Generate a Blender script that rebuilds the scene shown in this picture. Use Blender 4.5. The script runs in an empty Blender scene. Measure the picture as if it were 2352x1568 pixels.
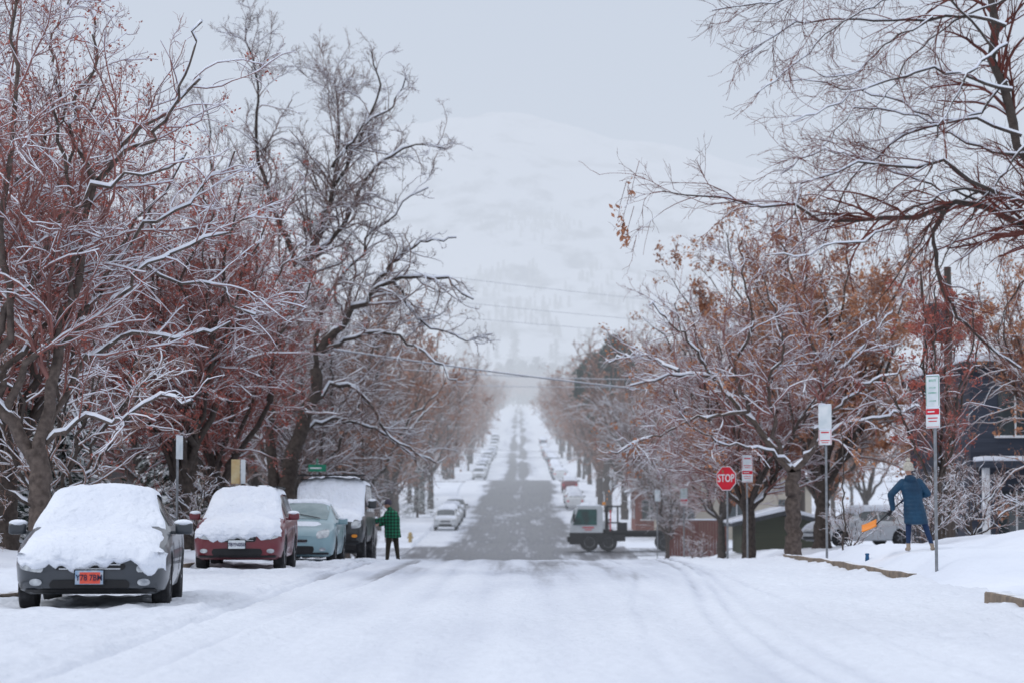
import bpy, bmesh, math, random
import numpy as np
from mathutils import Vector, Matrix, Euler
from mathutils.bvhtree import BVHTree
rad=math.radians
scene=bpy.context.scene
col=scene.collection
rs=np.random.RandomState(7)

# ------------------------------------------------------------------ helpers
def hermite(xs,ys,xq):
    xs=np.asarray(xs,float); ys=np.asarray(ys,float); xq=np.asarray(xq,float)
    m=np.gradient(ys,xs) if ys.ndim==1 else np.gradient(ys,xs,axis=0)
    i=np.clip(np.searchsorted(xs,xq,side='right')-1,0,len(xs)-2)
    h=xs[i+1]-xs[i]; t=np.clip((xq-xs[i])/h,0,1)
    if ys.ndim>1: t=t[:,None]; h=h[:,None]
    return (2*t**3-3*t**2+1)*ys[i]+(t**3-2*t**2+t)*h*m[i]+(-2*t**3+3*t**2)*ys[i+1]+(t**3-t**2)*h*m[i+1]
PY=[-60,0,40,54,62,73,95,112,130,150,175,205,241,275,300,340,400,505,610,900,1200,1460,1700,2000,2400,3000,3800,4600,5400,6500]
PZ=[0,0,0,0.0,-.06,-.40,-1.12,-1.5,-1.42,-1.02,-.42,.55,1.5,4.0,4.9,5.7,8.9,13,21,37,52,64,78,103,180,320,550,750,790,700]
def prof(y): return hermite(PY,PZ,y)
def sm(x,a,b):
    t=np.clip((np.asarray(x,float)-a)/(b-a),0,1); return t*t*(3-2*t)
def vnoise(x,y,seed=0):
    x=np.asarray(x,float); y=np.asarray(y,float)
    r=np.random.RandomState(seed).rand(256,256)
    xi=np.floor(x).astype(int); yi=np.floor(y).astype(int); fx=x-xi; fy=y-yi
    fx=fx*fx*(3-2*fx); fy=fy*fy*(3-2*fy)
    g=lambda a,b:r[a%256,b%256]
    return (g(xi,yi)*(1-fx)+g(xi+1,yi)*fx)*(1-fy)+(g(xi,yi+1)*(1-fx)+g(xi+1,yi+1)*fx)*fy-.5
def H(x,y):
    x=np.asarray(x,float); y=np.asarray(y,float)
    z=prof(y); ax=np.abs(x)
    cross=(1-sm(y,133,136)*(1-sm(y,150,153)))*(1-sm(y,288,291)*(1-sm(y,302,305)))
    drive=1-sm(y,30.5,32)*(1-sm(y,38.5,41))
    right=x>0
    step=np.where(ax>6.62,.15,-.05)
    stepr=np.where(right,step*drive+np.where(ax>6.62,0.02,0)*(1-drive),step)
    b=np.where(ax>6.62,stepr*cross,step)
    nearm=sm(y,18,24)*(1-sm(y,52,64))
    b=b+np.where(right,(.34*sm(ax,6.75,7.7)+.42*sm(ax,8.4,11.5))*nearm*(.35+.65*drive),
                 (.12*sm(ax,6.8,7.6)+.25*sm(ax,8.5,12))*sm(y,18,24)*(1-sm(y,60,74)))
    b=b+np.where(right,.75*sm(ax,9,11.5)*sm(y,82,94)*(1-sm(y,122,132)),0)
    lump=.13*vnoise(x*1.3,y*.7,3)+.07*vnoise(x*3.1,y*1.9,4)+.16*vnoise(x*.25,y*.12,5)*sm(ax,8,12)
    b=b+np.where(ax>6.62,lump*sm(ax,6.62,7.3)*cross*(1-sm(y,1200,1500)),0)
    far=sm(y,1500,2600)
    z=z+far*((60-35*sm(y,3300,4300))*vnoise(x/260+3,y/420,8)+(30-18*sm(y,3300,4300))*vnoise(x/90,y/130,9)+8*vnoise(x/30,y/50,10))
    z=z-sm(y,2600,4600)*(np.abs(x+40)/900)**1.1*150*np.where(x>-40,1.3,.7)
    return z+b
def hz(x,y): return float(H(np.array([x]),np.array([y]))[0])
def rz(y): return float(prof(np.array([y]))[0])

def finish(o,label=None,category=None,**kw):
    if label: o["label"]=label
    if category: o["category"]=category
    for k,v in kw.items():
        if v: o[k]=v
    return o
def thing(name,loc,label,category,rot=0,group=None,scale=1):
    e=bpy.data.objects.new(name,None); col.objects.link(e); e.location=loc; e.rotation_euler=(0,0,rot)
    e.scale=(scale,)*3; e.empty_display_size=.2
    return finish(e,label,category,group=group)
def np_mesh(name,V,F,mi=None,mats=(),smooth=True):
    me=bpy.data.meshes.new(name); V=np.asarray(V,np.float32); F=np.asarray(F,np.int32)
    me.vertices.add(len(V)); me.vertices.foreach_set('co',V.ravel())
    me.loops.add(F.size); me.loops.foreach_set('vertex_index',F.ravel())
    me.polygons.add(len(F)); me.polygons.foreach_set('loop_start',np.arange(len(F),dtype=np.int32)*F.shape[1])
    for m in mats: me.materials.append(m)
    if mi is not None: me.polygons.foreach_set('material_index',np.asarray(mi,np.int32))
    me.polygons.foreach_set('use_smooth',np.full(len(F),smooth))
    me.update(calc_edges=True); me.validate()
    return me
def add_obj(name,me,parent=None,loc=(0,0,0),rot=(0,0,0)):
    o=bpy.data.objects.new(name,me); col.objects.link(o); o.location=loc; o.rotation_euler=rot
    if parent: o.parent=parent
    return o
class MB:
    def __init__(s): s.v=[];s.f=[];s.m=[]
    def add(s,V,F,m=0,M=None):
        off=len(s.v)
        for p in V:
            p=Vector(p)
            if M is not None: p=M@p
            s.v.append(tuple(p))
        for f in F: s.f.append([i+off for i in f]); s.m.append(m)
        return s
    def box(s,c,sz,bev=0,m=0,rot=(0,0,0),taper=1):
        bm=bmesh.new(); bmesh.ops.create_cube(bm,size=1)
        for v in bm.verts:
            k=taper if v.co.z>0 else 1
            v.co=Vector((v.co.x*sz[0]*k,v.co.y*sz[1]*k,v.co.z*sz[2]))
        if bev: bmesh.ops.bevel(bm,geom=bm.edges[:],offset=bev,segments=3,affect='EDGES',profile=.6)
        bm.verts.index_update()
        M=Matrix.Translation(c)@Euler(rot).to_matrix().to_4x4()
        s.add([v.co for v in bm.verts],[[v.index for v in f.verts] for f in bm.faces],m,M); bm.free(); return s
    def cyl(s,p0,p1,r0,r1=None,n=14,m=0):
        r1=r0 if r1 is None else r1
        p0=Vector(p0);p1=Vector(p1); d=(p1-p0).normalized()
        u=d.cross(Vector((0,0,1)) if abs(d.z)<.9 else Vector((1,0,0))).normalized(); w=d.cross(u)
        V=[];F=[]
        for p,r in ((p0,r0),(p1,r1)):
            for i in range(n):
                a=2*math.pi*i/n; V.append(p+u*r*math.cos(a)+w*r*math.sin(a))
        for i in range(n): F.append([i,(i+1)%n,n+(i+1)%n,n+i])
        F.append(list(range(n))[::-1]); F.append(list(range(n,2*n)))
        return s.add(V,F,m)
    def lathe(s,c,axis,prof_,n=24,m=0):
        c=Vector(c); a=Vector(axis).normalized(); u=a.cross(Vector((0,0,1)) if abs(a.z)<.9 else Vector((1,0,0))).normalized(); w=a.cross(u)
        V=[];F=[];k=len(prof_)
        for t,r in prof_:
            for i in range(n):
                g=2*math.pi*i/n; V.append(c+a*t+u*r*math.cos(g)+w*r*math.sin(g))
        for j in range(k-1):
            for i in range(n): F.append([j*n+i,j*n+(i+1)%n,(j+1)*n+(i+1)%n,(j+1)*n+i])
        F.append(list(range(n))[::-1]); F.append([(k-1)*n+i for i in range(n)])
        return s.add(V,F,m)
    def sphere(s,c,r,m=0,n=14):
        bm=bmesh.new(); bmesh.ops.create_uvsphere(bm,u_segments=n,v_segments=max(6,n*2//3),radius=1)
        bm.verts.index_update()
        r=(r,r,r) if not hasattr(r,'__len__') else r
        M=Matrix.Translation(c)@Matrix.Diagonal((r[0],r[1],r[2],1))
        s.add([v.co for v in bm.verts],[[v.index for v in f.verts] for f in bm.faces],m,M); bm.free(); return s
    def text(s,txt,size,c,m=0,ext=.002,rot=None,sx=1):
        cu=bpy.data.curves.new('t','FONT'); cu.body=txt; cu.size=size; cu.align_x='CENTER'; cu.align_y='CENTER'; cu.extrude=ext; cu.resolution_u=3; cu.offset=size*.012
        o=bpy.data.objects.new('t',cu); col.objects.link(o); bpy.context.view_layer.update()
        me=bpy.data.meshes.new_from_object(o.evaluated_get(bpy.context.evaluated_depsgraph_get()))
        M=Matrix.Translation(c)@(rot.to_4x4() if rot else Matrix.Identity(4))@Matrix.Rotation(rad(90),4,'X')@Matrix.Diagonal((sx,1,1,1))
        s.add([v.co for v in me.vertices],[list(p.vertices) for p in me.polygons],m,M)
        bpy.data.objects.remove(o); bpy.data.meshes.remove(me); bpy.data.curves.remove(cu); return s
    def mesh(s,name,mats,smooth=True,angle=40):
        me=bpy.data.meshes.new(name); me.from_pydata(s.v,[],s.f)
        for x in mats: me.materials.append(x)
        me.polygons.foreach_set('material_index',s.m)
        me.polygons.foreach_set('use_smooth',[smooth]*len(s.f)); me.update()
        if smooth: me.set_sharp_from_angle(angle=rad(angle))
        return me
    def obj(s,name,mats,parent=None,smooth=True,angle=40,loc=(0,0,0),rot=(0,0,0)):
        return add_obj(name,s.mesh(name,mats,smooth,angle),parent,loc,rot)

# ------------------------------------------------------------------ materials
HAZE_PAINT=(0.65,0.705,0.80,1)
def material(name,c1,c2=None,rough=.8,scale=4,snow=None,bump=0,bscale=30,spec=.3,metal=0,fog=True,detail=4,stretch=None,coat=0,noisecut=(.35,.65),hills=False,bdist=.03,cap=None):
    m=bpy.data.materials.new(name); m.use_nodes=True; nt=m.node_tree; N=nt.nodes; L=nt.links
    b=N['Principled BSDF']; out=N['Material Output']
    b.inputs['Roughness'].default_value=rough; b.inputs['Specular IOR Level'].default_value=spec; b.inputs['Metallic'].default_value=metal
    if coat: b.inputs['Coat Weight'].default_value=coat
    geo=N.new('ShaderNodeNewGeometry'); tc=N.new('ShaderNodeTexCoord')
    vec=tc.outputs['Object']
    if stretch:
        mp=N.new('ShaderNodeMapping'); mp.inputs['Scale'].default_value=stretch; L.new(vec,mp.inputs[0]); vec=mp.outputs[0]
    c2=c2 or tuple(x*.75 for x in c1)
    no=N.new('ShaderNodeTexNoise'); no.inputs['Scale'].default_value=scale; no.inputs['Detail'].default_value=detail; L.new(vec,no.inputs['Vector'])
    mr=N.new('ShaderNodeMapRange'); mr.inputs[1].default_value=noisecut[0]; mr.inputs[2].default_value=noisecut[1]; L.new(no.outputs[0],mr.inputs[0])
    mx=N.new('ShaderNodeMix'); mx.data_type='RGBA'; mx.inputs[6].default_value=(*c1,1); mx.inputs[7].default_value=(*c2,1); L.new(mr.outputs[0],mx.inputs[0])
    c=mx.outputs[2]
    if snow:
        sp=N.new('ShaderNodeSeparateXYZ'); L.new(geo.outputs['Normal'],sp.inputs[0])
        n2=N.new('ShaderNodeTexNoise'); n2.inputs['Scale'].default_value=snow[2] if len(snow)>2 else 6; L.new(tc.outputs['Object'],n2.inputs['Vector'])
        ad=N.new('ShaderNodeMath'); ad.operation='MULTIPLY_ADD'; ad.inputs[1].default_value=.5; ad.inputs[2].default_value=-.25; L.new(n2.outputs[0],ad.inputs[0])
        a2=N.new('ShaderNodeMath'); a2.operation='ADD'; L.new(sp.outputs[2],a2.inputs[0]); L.new(ad.outputs[0],a2.inputs[1])
        m2=N.new('ShaderNodeMapRange'); m2.inputs[1].default_value=snow[0]; m2.inputs[2].default_value=snow[1]; L.new(a2.outputs[0],m2.inputs[0])
        x2=N.new('ShaderNodeMix'); x2.data_type='RGBA'; x2.inputs[7].default_value=(.82,.84,.88,1); L.new(c,x2.inputs[6]); L.new(m2.outputs[0],x2.inputs[0]); c=x2.outputs[2]
    if hills:
        mp=N.new('ShaderNodeMapping'); mp.inputs['Scale'].default_value=(1/75,1/210,1/75); L.new(geo.outputs['Position'],mp.inputs[0])
        n3=N.new('ShaderNodeTexNoise'); n3.inputs['Scale'].default_value=1; n3.inputs['Detail'].default_value=9; n3.inputs['Roughness'].default_value=.62; L.new(mp.outputs[0],n3.inputs['Vector'])
        r3=N.new('ShaderNodeMapRange'); r3.inputs[1].default_value=.50; r3.inputs[2].default_value=.62; L.new(n3.outputs[0],r3.inputs[0])
        sp3=N.new('ShaderNodeSeparateXYZ'); L.new(geo.outputs['Position'],sp3.inputs[0])
        y3=N.new('ShaderNodeMapRange'); y3.inputs[1].default_value=1450; y3.inputs[2].default_value=1900; L.new(sp3.outputs[1],y3.inputs[0])
        y4=N.new('ShaderNodeMapRange'); y4.inputs[1].default_value=2500; y4.inputs[2].default_value=4300; y4.inputs[3].default_value=1; y4.inputs[4].default_value=.25; L.new(sp3.outputs[1],y4.inputs[0])
        mm=N.new('ShaderNodeMath'); mm.operation='MULTIPLY'; L.new(r3.outputs[0],mm.inputs[0]); L.new(y3.outputs[0],mm.inputs[1])
        m4=N.new('ShaderNodeMath'); m4.operation='MULTIPLY'; L.new(mm.outputs[0],m4.inputs[0]); L.new(y4.outputs[0],m4.inputs[1])
        x3=N.new('ShaderNodeMix'); x3.data_type='RGBA'; x3.inputs[7].default_value=(.05,.07,.10,1); L.new(c,x3.inputs[6]); L.new(m4.outputs[0],x3.inputs[0]); c=x3.outputs[2]
    L.new(c,b.inputs['Base Color'])
    if bump:
        nb=N.new('ShaderNodeTexNoise'); nb.inputs['Scale'].default_value=bscale; nb.inputs['Detail'].default_value=6; L.new(vec,nb.inputs['Vector'])
        bp=N.new('ShaderNodeBump'); bp.inputs['Strength'].default_value=bump; bp.inputs['Distance'].default_value=bdist; L.new(nb.outputs[0],bp.inputs['Height']); L.new(bp.outputs[0],b.inputs['Normal'])
    if fog: paint_haze(m,cap=cap or (.88 if hills else .93))
    return m
def paint_haze(m,start=90,length=1000,cap=.90):  # haze painted on: surfaces blend into a glowing haze colour with distance
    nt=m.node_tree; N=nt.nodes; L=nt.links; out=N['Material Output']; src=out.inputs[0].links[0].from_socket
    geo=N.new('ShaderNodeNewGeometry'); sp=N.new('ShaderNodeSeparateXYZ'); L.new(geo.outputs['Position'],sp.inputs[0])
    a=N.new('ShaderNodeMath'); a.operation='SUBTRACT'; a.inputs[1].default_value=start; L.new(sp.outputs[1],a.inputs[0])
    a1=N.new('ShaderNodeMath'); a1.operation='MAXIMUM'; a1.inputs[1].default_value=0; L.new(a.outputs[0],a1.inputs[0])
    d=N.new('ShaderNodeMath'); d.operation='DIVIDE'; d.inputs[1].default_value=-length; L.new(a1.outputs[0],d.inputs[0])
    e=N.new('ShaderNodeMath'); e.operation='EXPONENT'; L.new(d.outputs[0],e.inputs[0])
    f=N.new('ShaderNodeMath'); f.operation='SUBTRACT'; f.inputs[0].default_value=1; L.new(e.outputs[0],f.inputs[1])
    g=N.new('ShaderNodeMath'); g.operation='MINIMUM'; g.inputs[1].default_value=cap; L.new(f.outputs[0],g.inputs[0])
    em=N.new('ShaderNodeEmission'); em.inputs[0].default_value=HAZE_PAINT
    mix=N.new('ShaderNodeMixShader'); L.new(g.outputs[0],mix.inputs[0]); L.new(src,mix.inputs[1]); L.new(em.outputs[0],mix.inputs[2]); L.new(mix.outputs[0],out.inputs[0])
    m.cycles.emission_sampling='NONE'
SNOWC=(.82,.855,.92)
M_snow=material('snow',SNOWC,(.74,.78,.865),rough=.85,scale=1.2,bump=1,bscale=8,bdist=.06,fog=False)
M_snow_haze=material('snow_ground',SNOWC,(.73,.77,.85),rough=.9,scale=.35,bump=.8,bscale=4,bdist=.05,detail=8,hills=True)
M_bark=material('bark',(.09,.072,.062),(.05,.04,.036),rough=.95,scale=9,snow=(.55,.85,5),bump=.6,bscale=25)
M_barkL=material('bark_light',(.14,.11,.095),(.07,.054,.047),rough=.95,scale=9,snow=(.6,.9,5),bump=.6,bscale=25)
M_twig=material('twig',(.24,.155,.135),(.15,.10,.09),rough=.95,scale=1.2,snow=(.5,.85,3))
M_twigR=material('twig_red',(.32,.135,.115),(.20,.10,.09),rough=.95,scale=1.0,snow=(.6,.95,3))
M_twigB=material('twig_brown',(.30,.175,.135),(.19,.115,.095),rough=.95,scale=1.0,snow=(.75,1.1,3))
M_twigN=material('twig_near',(.20,.062,.048),(.10,.038,.032),rough=.9,scale=2,snow=(1.15,1.3,3))
M_bsnow=material('branch_snow',(.83,.86,.92),(.76,.79,.87),rough=.9,scale=5)
M_leafR=material('leaf_red',(.44,.125,.09),(.28,.09,.075),rough=.8,scale=1.1,snow=(.95,1.2,3))
M_leafO=material('leaf_orange',(.52,.25,.135),(.34,.155,.095),rough=.8,scale=1.0,snow=(1.0,1.25,3))
M_leafB=material('leaf_brown',(.40,.20,.13),(.27,.14,.10),rough=.8,scale=1.0,snow=(.9,1.15,3))
M_leafG=material('pine_foliage',(.035,.06,.045),(.02,.035,.03),rough=.85,scale=1.5,snow=(1.0,1.25,3))
M_needle=material('needles',(.03,.05,.035),(.015,.03,.025),rough=.8,scale=2,snow=(.45,.95,2))
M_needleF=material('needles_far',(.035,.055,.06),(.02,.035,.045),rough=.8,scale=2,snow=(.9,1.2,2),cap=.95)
M_black=material('black_plastic',(.018,.018,.02),rough=.5,scale=6)
M_rubber=material('tyre_rubber',(.022,.022,.024),(.06,.06,.065),rough=.9,scale=7,noisecut=(.5,.75))
M_rim=material('rim_metal',(.32,.33,.35),(.15,.15,.16),rough=.4,metal=.7,scale=8)
M_chrome=material('chrome',(.6,.62,.65),rough=.2,metal=1)
M_lamp=material('headlight_glass',(.55,.58,.6),(.25,.27,.3),rough=.12,spec=.8,scale=9)
M_white=material('white_paint',(.75,.76,.78),(.68,.69,.72),rough=.5,scale=5)
M_glass=material('dark_glass',(.03,.04,.045),(.05,.065,.07),rough=.08,spec=.9,scale=2)
M_glassT=material('teal_glass',(.11,.18,.19),(.2,.27,.28),rough=.12,spec=.8,scale=2.5)
M_glassD=material('dark_teal_glass',(.015,.09,.08),(.02,.04,.04),rough=.3,spec=.3,scale=2.5)
M_orange=material('orange_lamp',(.75,.28,.04),rough=.3)
M_post=material('galvanised_post',(.30,.31,.33),(.2,.21,.22),rough=.5,metal=.5,scale=9)
M_red=material('sign_red',(.60,.02,.04),(.50,.02,.035),rough=.45,scale=5)
M_green=material('sign_green',(.02,.22,.13),rough=.45)
M_greenp=material('faded_green',(.16,.38,.30),(.5,.6,.58),rough=.5,scale=9,noisecut=(.4,.6))
M_signw=material('sign_white',(.70,.73,.75),(.55,.61,.64),rough=.45,scale=5)
M_conc=material('kerb_stone',(.27,.21,.16),(.16,.13,.105),rough=.95,scale=5,bump=.7,snow=(.85,1.0,4))
def paint(n,c): return material(n,c,tuple(x*.8+.02 for x in c),rough=.35,spec=.5,scale=3,coat=.4,noisecut=(.4,.8))

# ------------------------------------------------------------------ world, sun, camera
w=bpy.data.worlds.new("World"); scene.world=w; w.use_nodes=True
nt=w.node_tree; N=nt.nodes; L=nt.links; bg=N['Background']
sky=N.new('ShaderNodeTexSky'); sky.sky_type='NISHITA'; sky.sun_disc=False; sky.sun_elevation=rad(38); sky.sun_rotation=rad(200)
tc=N.new('ShaderNodeTexCoord'); sp=N.new('ShaderNodeSeparateXYZ'); L.new(tc.outputs['Generated'],sp.inputs[0])
no=N.new('ShaderNodeTexNoise'); no.inputs['Scale'].default_value=3.5; no.inputs['Detail'].default_value=3
mp=N.new('ShaderNodeMapping'); mp.inputs['Scale'].default_value=(1,1,2.5); L.new(tc.outputs['Generated'],mp.inputs[0]); L.new(mp.outputs[0],no.inputs['Vector'])
ma=N.new('ShaderNodeMath'); ma.operation='MULTIPLY_ADD'; ma.inputs[1].default_value=.06; ma.inputs[2].default_value=-.03; L.new(no.outputs[0],ma.inputs[0])
ad=N.new('ShaderNodeMath'); ad.operation='ADD'; L.new(sp.outputs[2],ad.inputs[0]); L.new(ma.outputs[0],ad.inputs[1])
cr=N.new('ShaderNodeValToRGB'); L.new(ad.outputs[0],cr.inputs[0])
E=cr.color_ramp.elements; E[0].position=0.0; E[0].color=(.66,.715,.81,1); E[1].position=1; E[1].color=(.93,.99,1.13,1)
e=E.new(.12); e.color=(.64,.70,.80,1); e=E.new(.22); e.color=(.61,.675,.785,1); e=E.new(.5); e.color=(.84,.90,1.02,1)
mx=N.new('ShaderNodeMix'); mx.data_type='RGBA'; mx.inputs[0].default_value=.985
sc=N.new('ShaderNodeVectorMath'); sc.operation='SCALE'; sc.inputs['Scale'].default_value=.1; L.new(sky.outputs[0],sc.inputs[0])
L.new(sc.outputs[0],mx.inputs[6]); L.new(cr.outputs[0],mx.inputs[7]); L.new(mx.outputs[2],bg.inputs[0]); bg.inputs[1].default_value=1.0
sun=bpy.data.lights.new('sun','SUN'); sun.energy=.7; sun.angle=rad(16); sun.color=(1,.98,.96)
so=bpy.data.objects.new('sun',sun); col.objects.link(so); so.rotation_euler=(rad(50),0,rad(-60))
cam=bpy.data.cameras.new('camera'); cam.lens=85; cam.clip_end=12000; cam.sensor_width=36
cam.dof.use_dof=True; cam.dof.focus_distance=37; cam.dof.aperture_fstop=1.9
co=bpy.data.objects.new('camera',cam); col.objects.link(co); co.location=(0,0,1.25); co.rotation_euler=(rad(94.0),0,rad(.165)); scene.camera=co
scene.view_settings.view_transform='Standard'; scene.view_settings.look='None'; scene.view_settings.exposure=0

# ------------------------------------------------------------------ ground
def grid(xs,ys,zf):
    X,Y=np.meshgrid(xs,ys); Z=zf(X.ravel(),Y.ravel()).reshape(X.shape)
    V=np.stack([X,Y,Z],-1).reshape(-1,3); nx=len(xs); ny=len(ys)
    i=np.arange(nx*ny).reshape(ny,nx); F=np.stack([i[:-1,:-1],i[:-1,1:],i[1:,1:],i[1:,:-1]],-1).reshape(-1,4)
    return V,F
xr=np.concatenate([[6.6,6.62,6.7],np.arange(6.85,13,.2),np.arange(13,40,1.5),np.geomspace(42,900,70),np.geomspace(950,3500,20)])
xs=np.concatenate([-xr[::-1],[-3,0,3],xr])
ys=np.concatenate([np.arange(-60,14,8),np.arange(14,80,.3),np.arange(80,160,1),np.arange(160,320,3),np.arange(320,1500,15),np.geomspace(1500,6500,240)])
V,F=grid(xs,ys,H)
g=add_obj('ground',np_mesh('ground',V,F,mats=[M_snow_haze])); g["kind"]="structure"; g["label"]="snow covered ground rising to hazy foothills"
# road
xs=np.arange(-6.6,6.601,.06); ys=np.concatenate([np.arange(2,14,1),np.arange(14,64,.12),np.arange(64,160,.7),np.arange(160,320,1.5),np.arange(320,1500,5)])
tracks=[(-3.5,.10,1.5,.055,0),(-3.72,.06,1.0,.03,0),(-2.9,.14,.6,.022,.35),(-2.75,.05,.8,.018,.35),(-2.2,.25,.5,.018,.3),(-1.2,.16,.5,.014,-.1),(-.55,.24,.6,.014,.1),(.35,.25,.6,.014,.1),(.9,.16,.4,.012,0),(1.7,.2,.7,.018,.2),
 (1.95,.07,1.2,.028,1.5),(2.25,.05,1.0,.022,1.45),(2.6,.08,.8,.018,1.2),(1.15,.06,.7,.014,1.2),(3.4,.05,.6,.018,.5)]
def wet_and_rut_shade(x,y):
    near=np.zeros_like(x)
    for c,wd,a,dp,cv in tracks:
        cc=c+cv*sm(y,17,56)+.09*vnoise(y*.09+c*7,y*0+c,11)
        near+=a*np.exp(-((x-cc)/wd)**2)*(.35+1.1*(vnoise(y*.22+c*13,y*0+c*3,12)+.5)*.8)  # grey slush in the tracks, with soft rut shade painted into the tint
    s=sm(y,30,57)
    near=near*(.13+.28*s)+.34*s*(1-sm(np.abs(x),2.8,4.2))*(.6+1.4*vnoise(x*1.2,y*.09,13))+.14*np.clip(vnoise(x*.9,y*.2,14)+.2,0,1)
    ax=np.abs(x)+1.3*vnoise(y*.06,x*0+np.sign(x)*3+5,41)+.7*vnoise(y*.3,x*0+np.sign(x)*3+9,42)+.5*vnoise(x*1.5,y*.2,43)
    mid=(1-sm(ax,3.2,5.0))*(.82+.65*vnoise(x*.7,y*.05,44)+.35*vnoise(x*2.3,y*.12,45)+.28*sm(y,238,248)-.20*np.exp(-((x+.1)/.4)**2))
    mid=np.maximum(mid,sm(y,128,136)*(1-sm(y,149,156))*.75); mid=np.maximum(mid,sm(y,232,238)*(1-sm(y,243,250))*.55*(1+vnoise(x*.5,y*.3,48)))
    brk=np.clip(.8+1.6*vnoise(x*.8,y*.035,46)+.6*vnoise(x*2,y*.1,47),0,1.3)
    farw=(np.exp(-((np.abs(x+.2)-.95)/.6)**2)*.95+.42*(1-sm(ax,1.4,3.9)))*brk; farw=np.maximum(farw,sm(y,280,288)*(1-sm(y,303,312))*.85)
    farw=farw*(1-sm(y,500,900)*.25)
    a=sm(y,80,115); b=sm(y,303,335)
    return near*(1-a)+a*((1-b)*mid+b*farw)
def roadz(x,y):
    z=prof(y)+.004
    n=1-sm(y,66,90)
    d=np.zeros_like(x)
    for c,wd,a,dp,cv in tracks:
        cc=c+cv*sm(y,17,56)+.09*vnoise(y*.09+c*7,y*0+c,11)
        d-=dp*np.exp(-((x-cc)/wd)**2); d+=dp*.8*np.exp(-((np.abs(x-cc)-wd*2.0)/(wd*.7))**2)*(.6+vnoise(x*4,y*2,27))
    d+=.035*sm(-x,3.6,4.0)+.03*sm(x,3.4,3.9)
    k=sm(np.abs(x),3.2,4)
    d+=.04*vnoise(x*3,y*1.2,21)*(.35+k)+.035*vnoise(x*7,y*3,22)*(.35+k)+.04*vnoise(x*1.1,y*.2,23)+.018*vnoise(x*6,y*.5,26)
    cl=vnoise(x*6,y*4,25); d+=.08*np.clip(cl-.22,0,1)*(.4+k)
    d+=.12*sm(np.abs(x),5.9,6.6)*(vnoise(x*2,y*1.1,24)+.45)
    return z+n*(d+.05)
V,F=grid(xs,ys,roadz)
me=np_mesh('road',V,F); at=me.attributes.new('wet','FLOAT','POINT'); at.data.foreach_set('value',wet_and_rut_shade(V[:,0].astype(float),V[:,1].astype(float)).astype(np.float32))
def road_mat():
    m=bpy.data.materials.new('snowy_road'); m.use_nodes=True; nt=m.node_tree; N=nt.nodes; L=nt.links; b=N['Principled BSDF']
    at=N.new('ShaderNodeAttribute'); at.attribute_name='wet'
    geo=N.new('ShaderNodeNewGeometry')
    def noise(scale,st,det=5):
        mp=N.new('ShaderNodeMapping'); mp.inputs['Scale'].default_value=st; L.new(geo.outputs['Position'],mp.inputs[0])
        n=N.new('ShaderNodeTexNoise'); n.inputs['Scale'].default_value=scale; n.inputs['Detail'].default_value=det; L.new(mp.outputs[0],n.inputs['Vector']); return n.outputs[0]
    n1=noise(1,(3.2,.10,1)); n2=noise(1.0,(.8,.2,1),5); n3=noise(9,(1,1,1),8); n4=noise(1,(9,.25,1),4)
    def mth(op,a,b_,c_=None):
        x=N.new('ShaderNodeMath'); x.operation=op
        for i,v in enumerate((a,b_,c_)):
            if v is None: continue
            if isinstance(v,(int,float)): x.inputs[i].default_value=v
            else: L.new(v,x.inputs[i])
        return x.outputs[0]
    s=mth('MULTIPLY_ADD',n1,1.3,-.65); s=mth('MULTIPLY_ADD',n2,1.1,s); s=mth('MULTIPLY_ADD',n4,.7,s); s=mth('ADD',s,-.9)
    f=mth('MULTIPLY',at.outputs['Fac'],mth('MULTIPLY_ADD',s,1.15,1.0))
    ramp=N.new('ShaderNodeValToRGB'); L.new(f,ramp.inputs[0]); E=ramp.color_ramp.elements
    E[0].position=0; E[0].color=(.825,.86,.925,1); E[1].position=1.0; E[1].color=(.085,.085,.097,1)
    e=E.new(.25); e.color=(.67,.705,.785,1); e=E.new(.55); e.color=(.33,.34,.375,1); e=E.new(.75); e.color=(.16,.162,.18,1)
    mx=N.new('ShaderNodeMix'); mx.data_type='RGBA'; mx.blend_type='MULTIPLY'; mx.inputs[0].default_value=.18; L.new(ramp.outputs[0],mx.inputs[6]); L.new(n3,mx.inputs[7])
    L.new(mx.outputs[2],b.inputs['Base Color'])
    r=N.new('ShaderNodeMapRange'); r.inputs[1].default_value=.2; r.inputs[2].default_value=1; r.inputs[3].default_value=.9; r.inputs[4].default_value=.4; L.new(f,r.inputs[0]); L.new(r.outputs[0],b.inputs['Roughness'])
    b.inputs['Specular IOR Level'].default_value=.35
    nb=noise(9,(1,.4,1),8); bp=N.new('ShaderNodeBump'); bp.inputs['Strength'].default_value=.8; bp.inputs['Distance'].default_value=.05; L.new(nb,bp.inputs['Height']); L.new(bp.outputs[0],b.inputs['Normal'])
    paint_haze(m); return m
M_road=road_mat(); me.materials.append(M_road)
o=add_obj('road',me); o["kind"]="structure"; o["label"]="snow packed street with tyre tracks and wet asphalt beyond"
for (y0,y1,z) in ((137,149,0),(290,303,0)):
    for s in (-1,1):
        xs=np.linspace(6.6,60,60)*s; xs=np.sort(xs); ys=np.linspace(y0,y1,14)
        V,F=grid(xs,ys,lambda x,y:prof(y)+.03)
        me=np_mesh('side_road',V,F); at=me.attributes.new('wet','FLOAT','POINT'); at.data.foreach_set('value',np.full(len(V),.5,np.float32)); me.materials.append(M_road)
        o=add_obj('side_road',me); o["kind"]="structure"; o["label"]="slushy side street crossing the main road"
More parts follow.
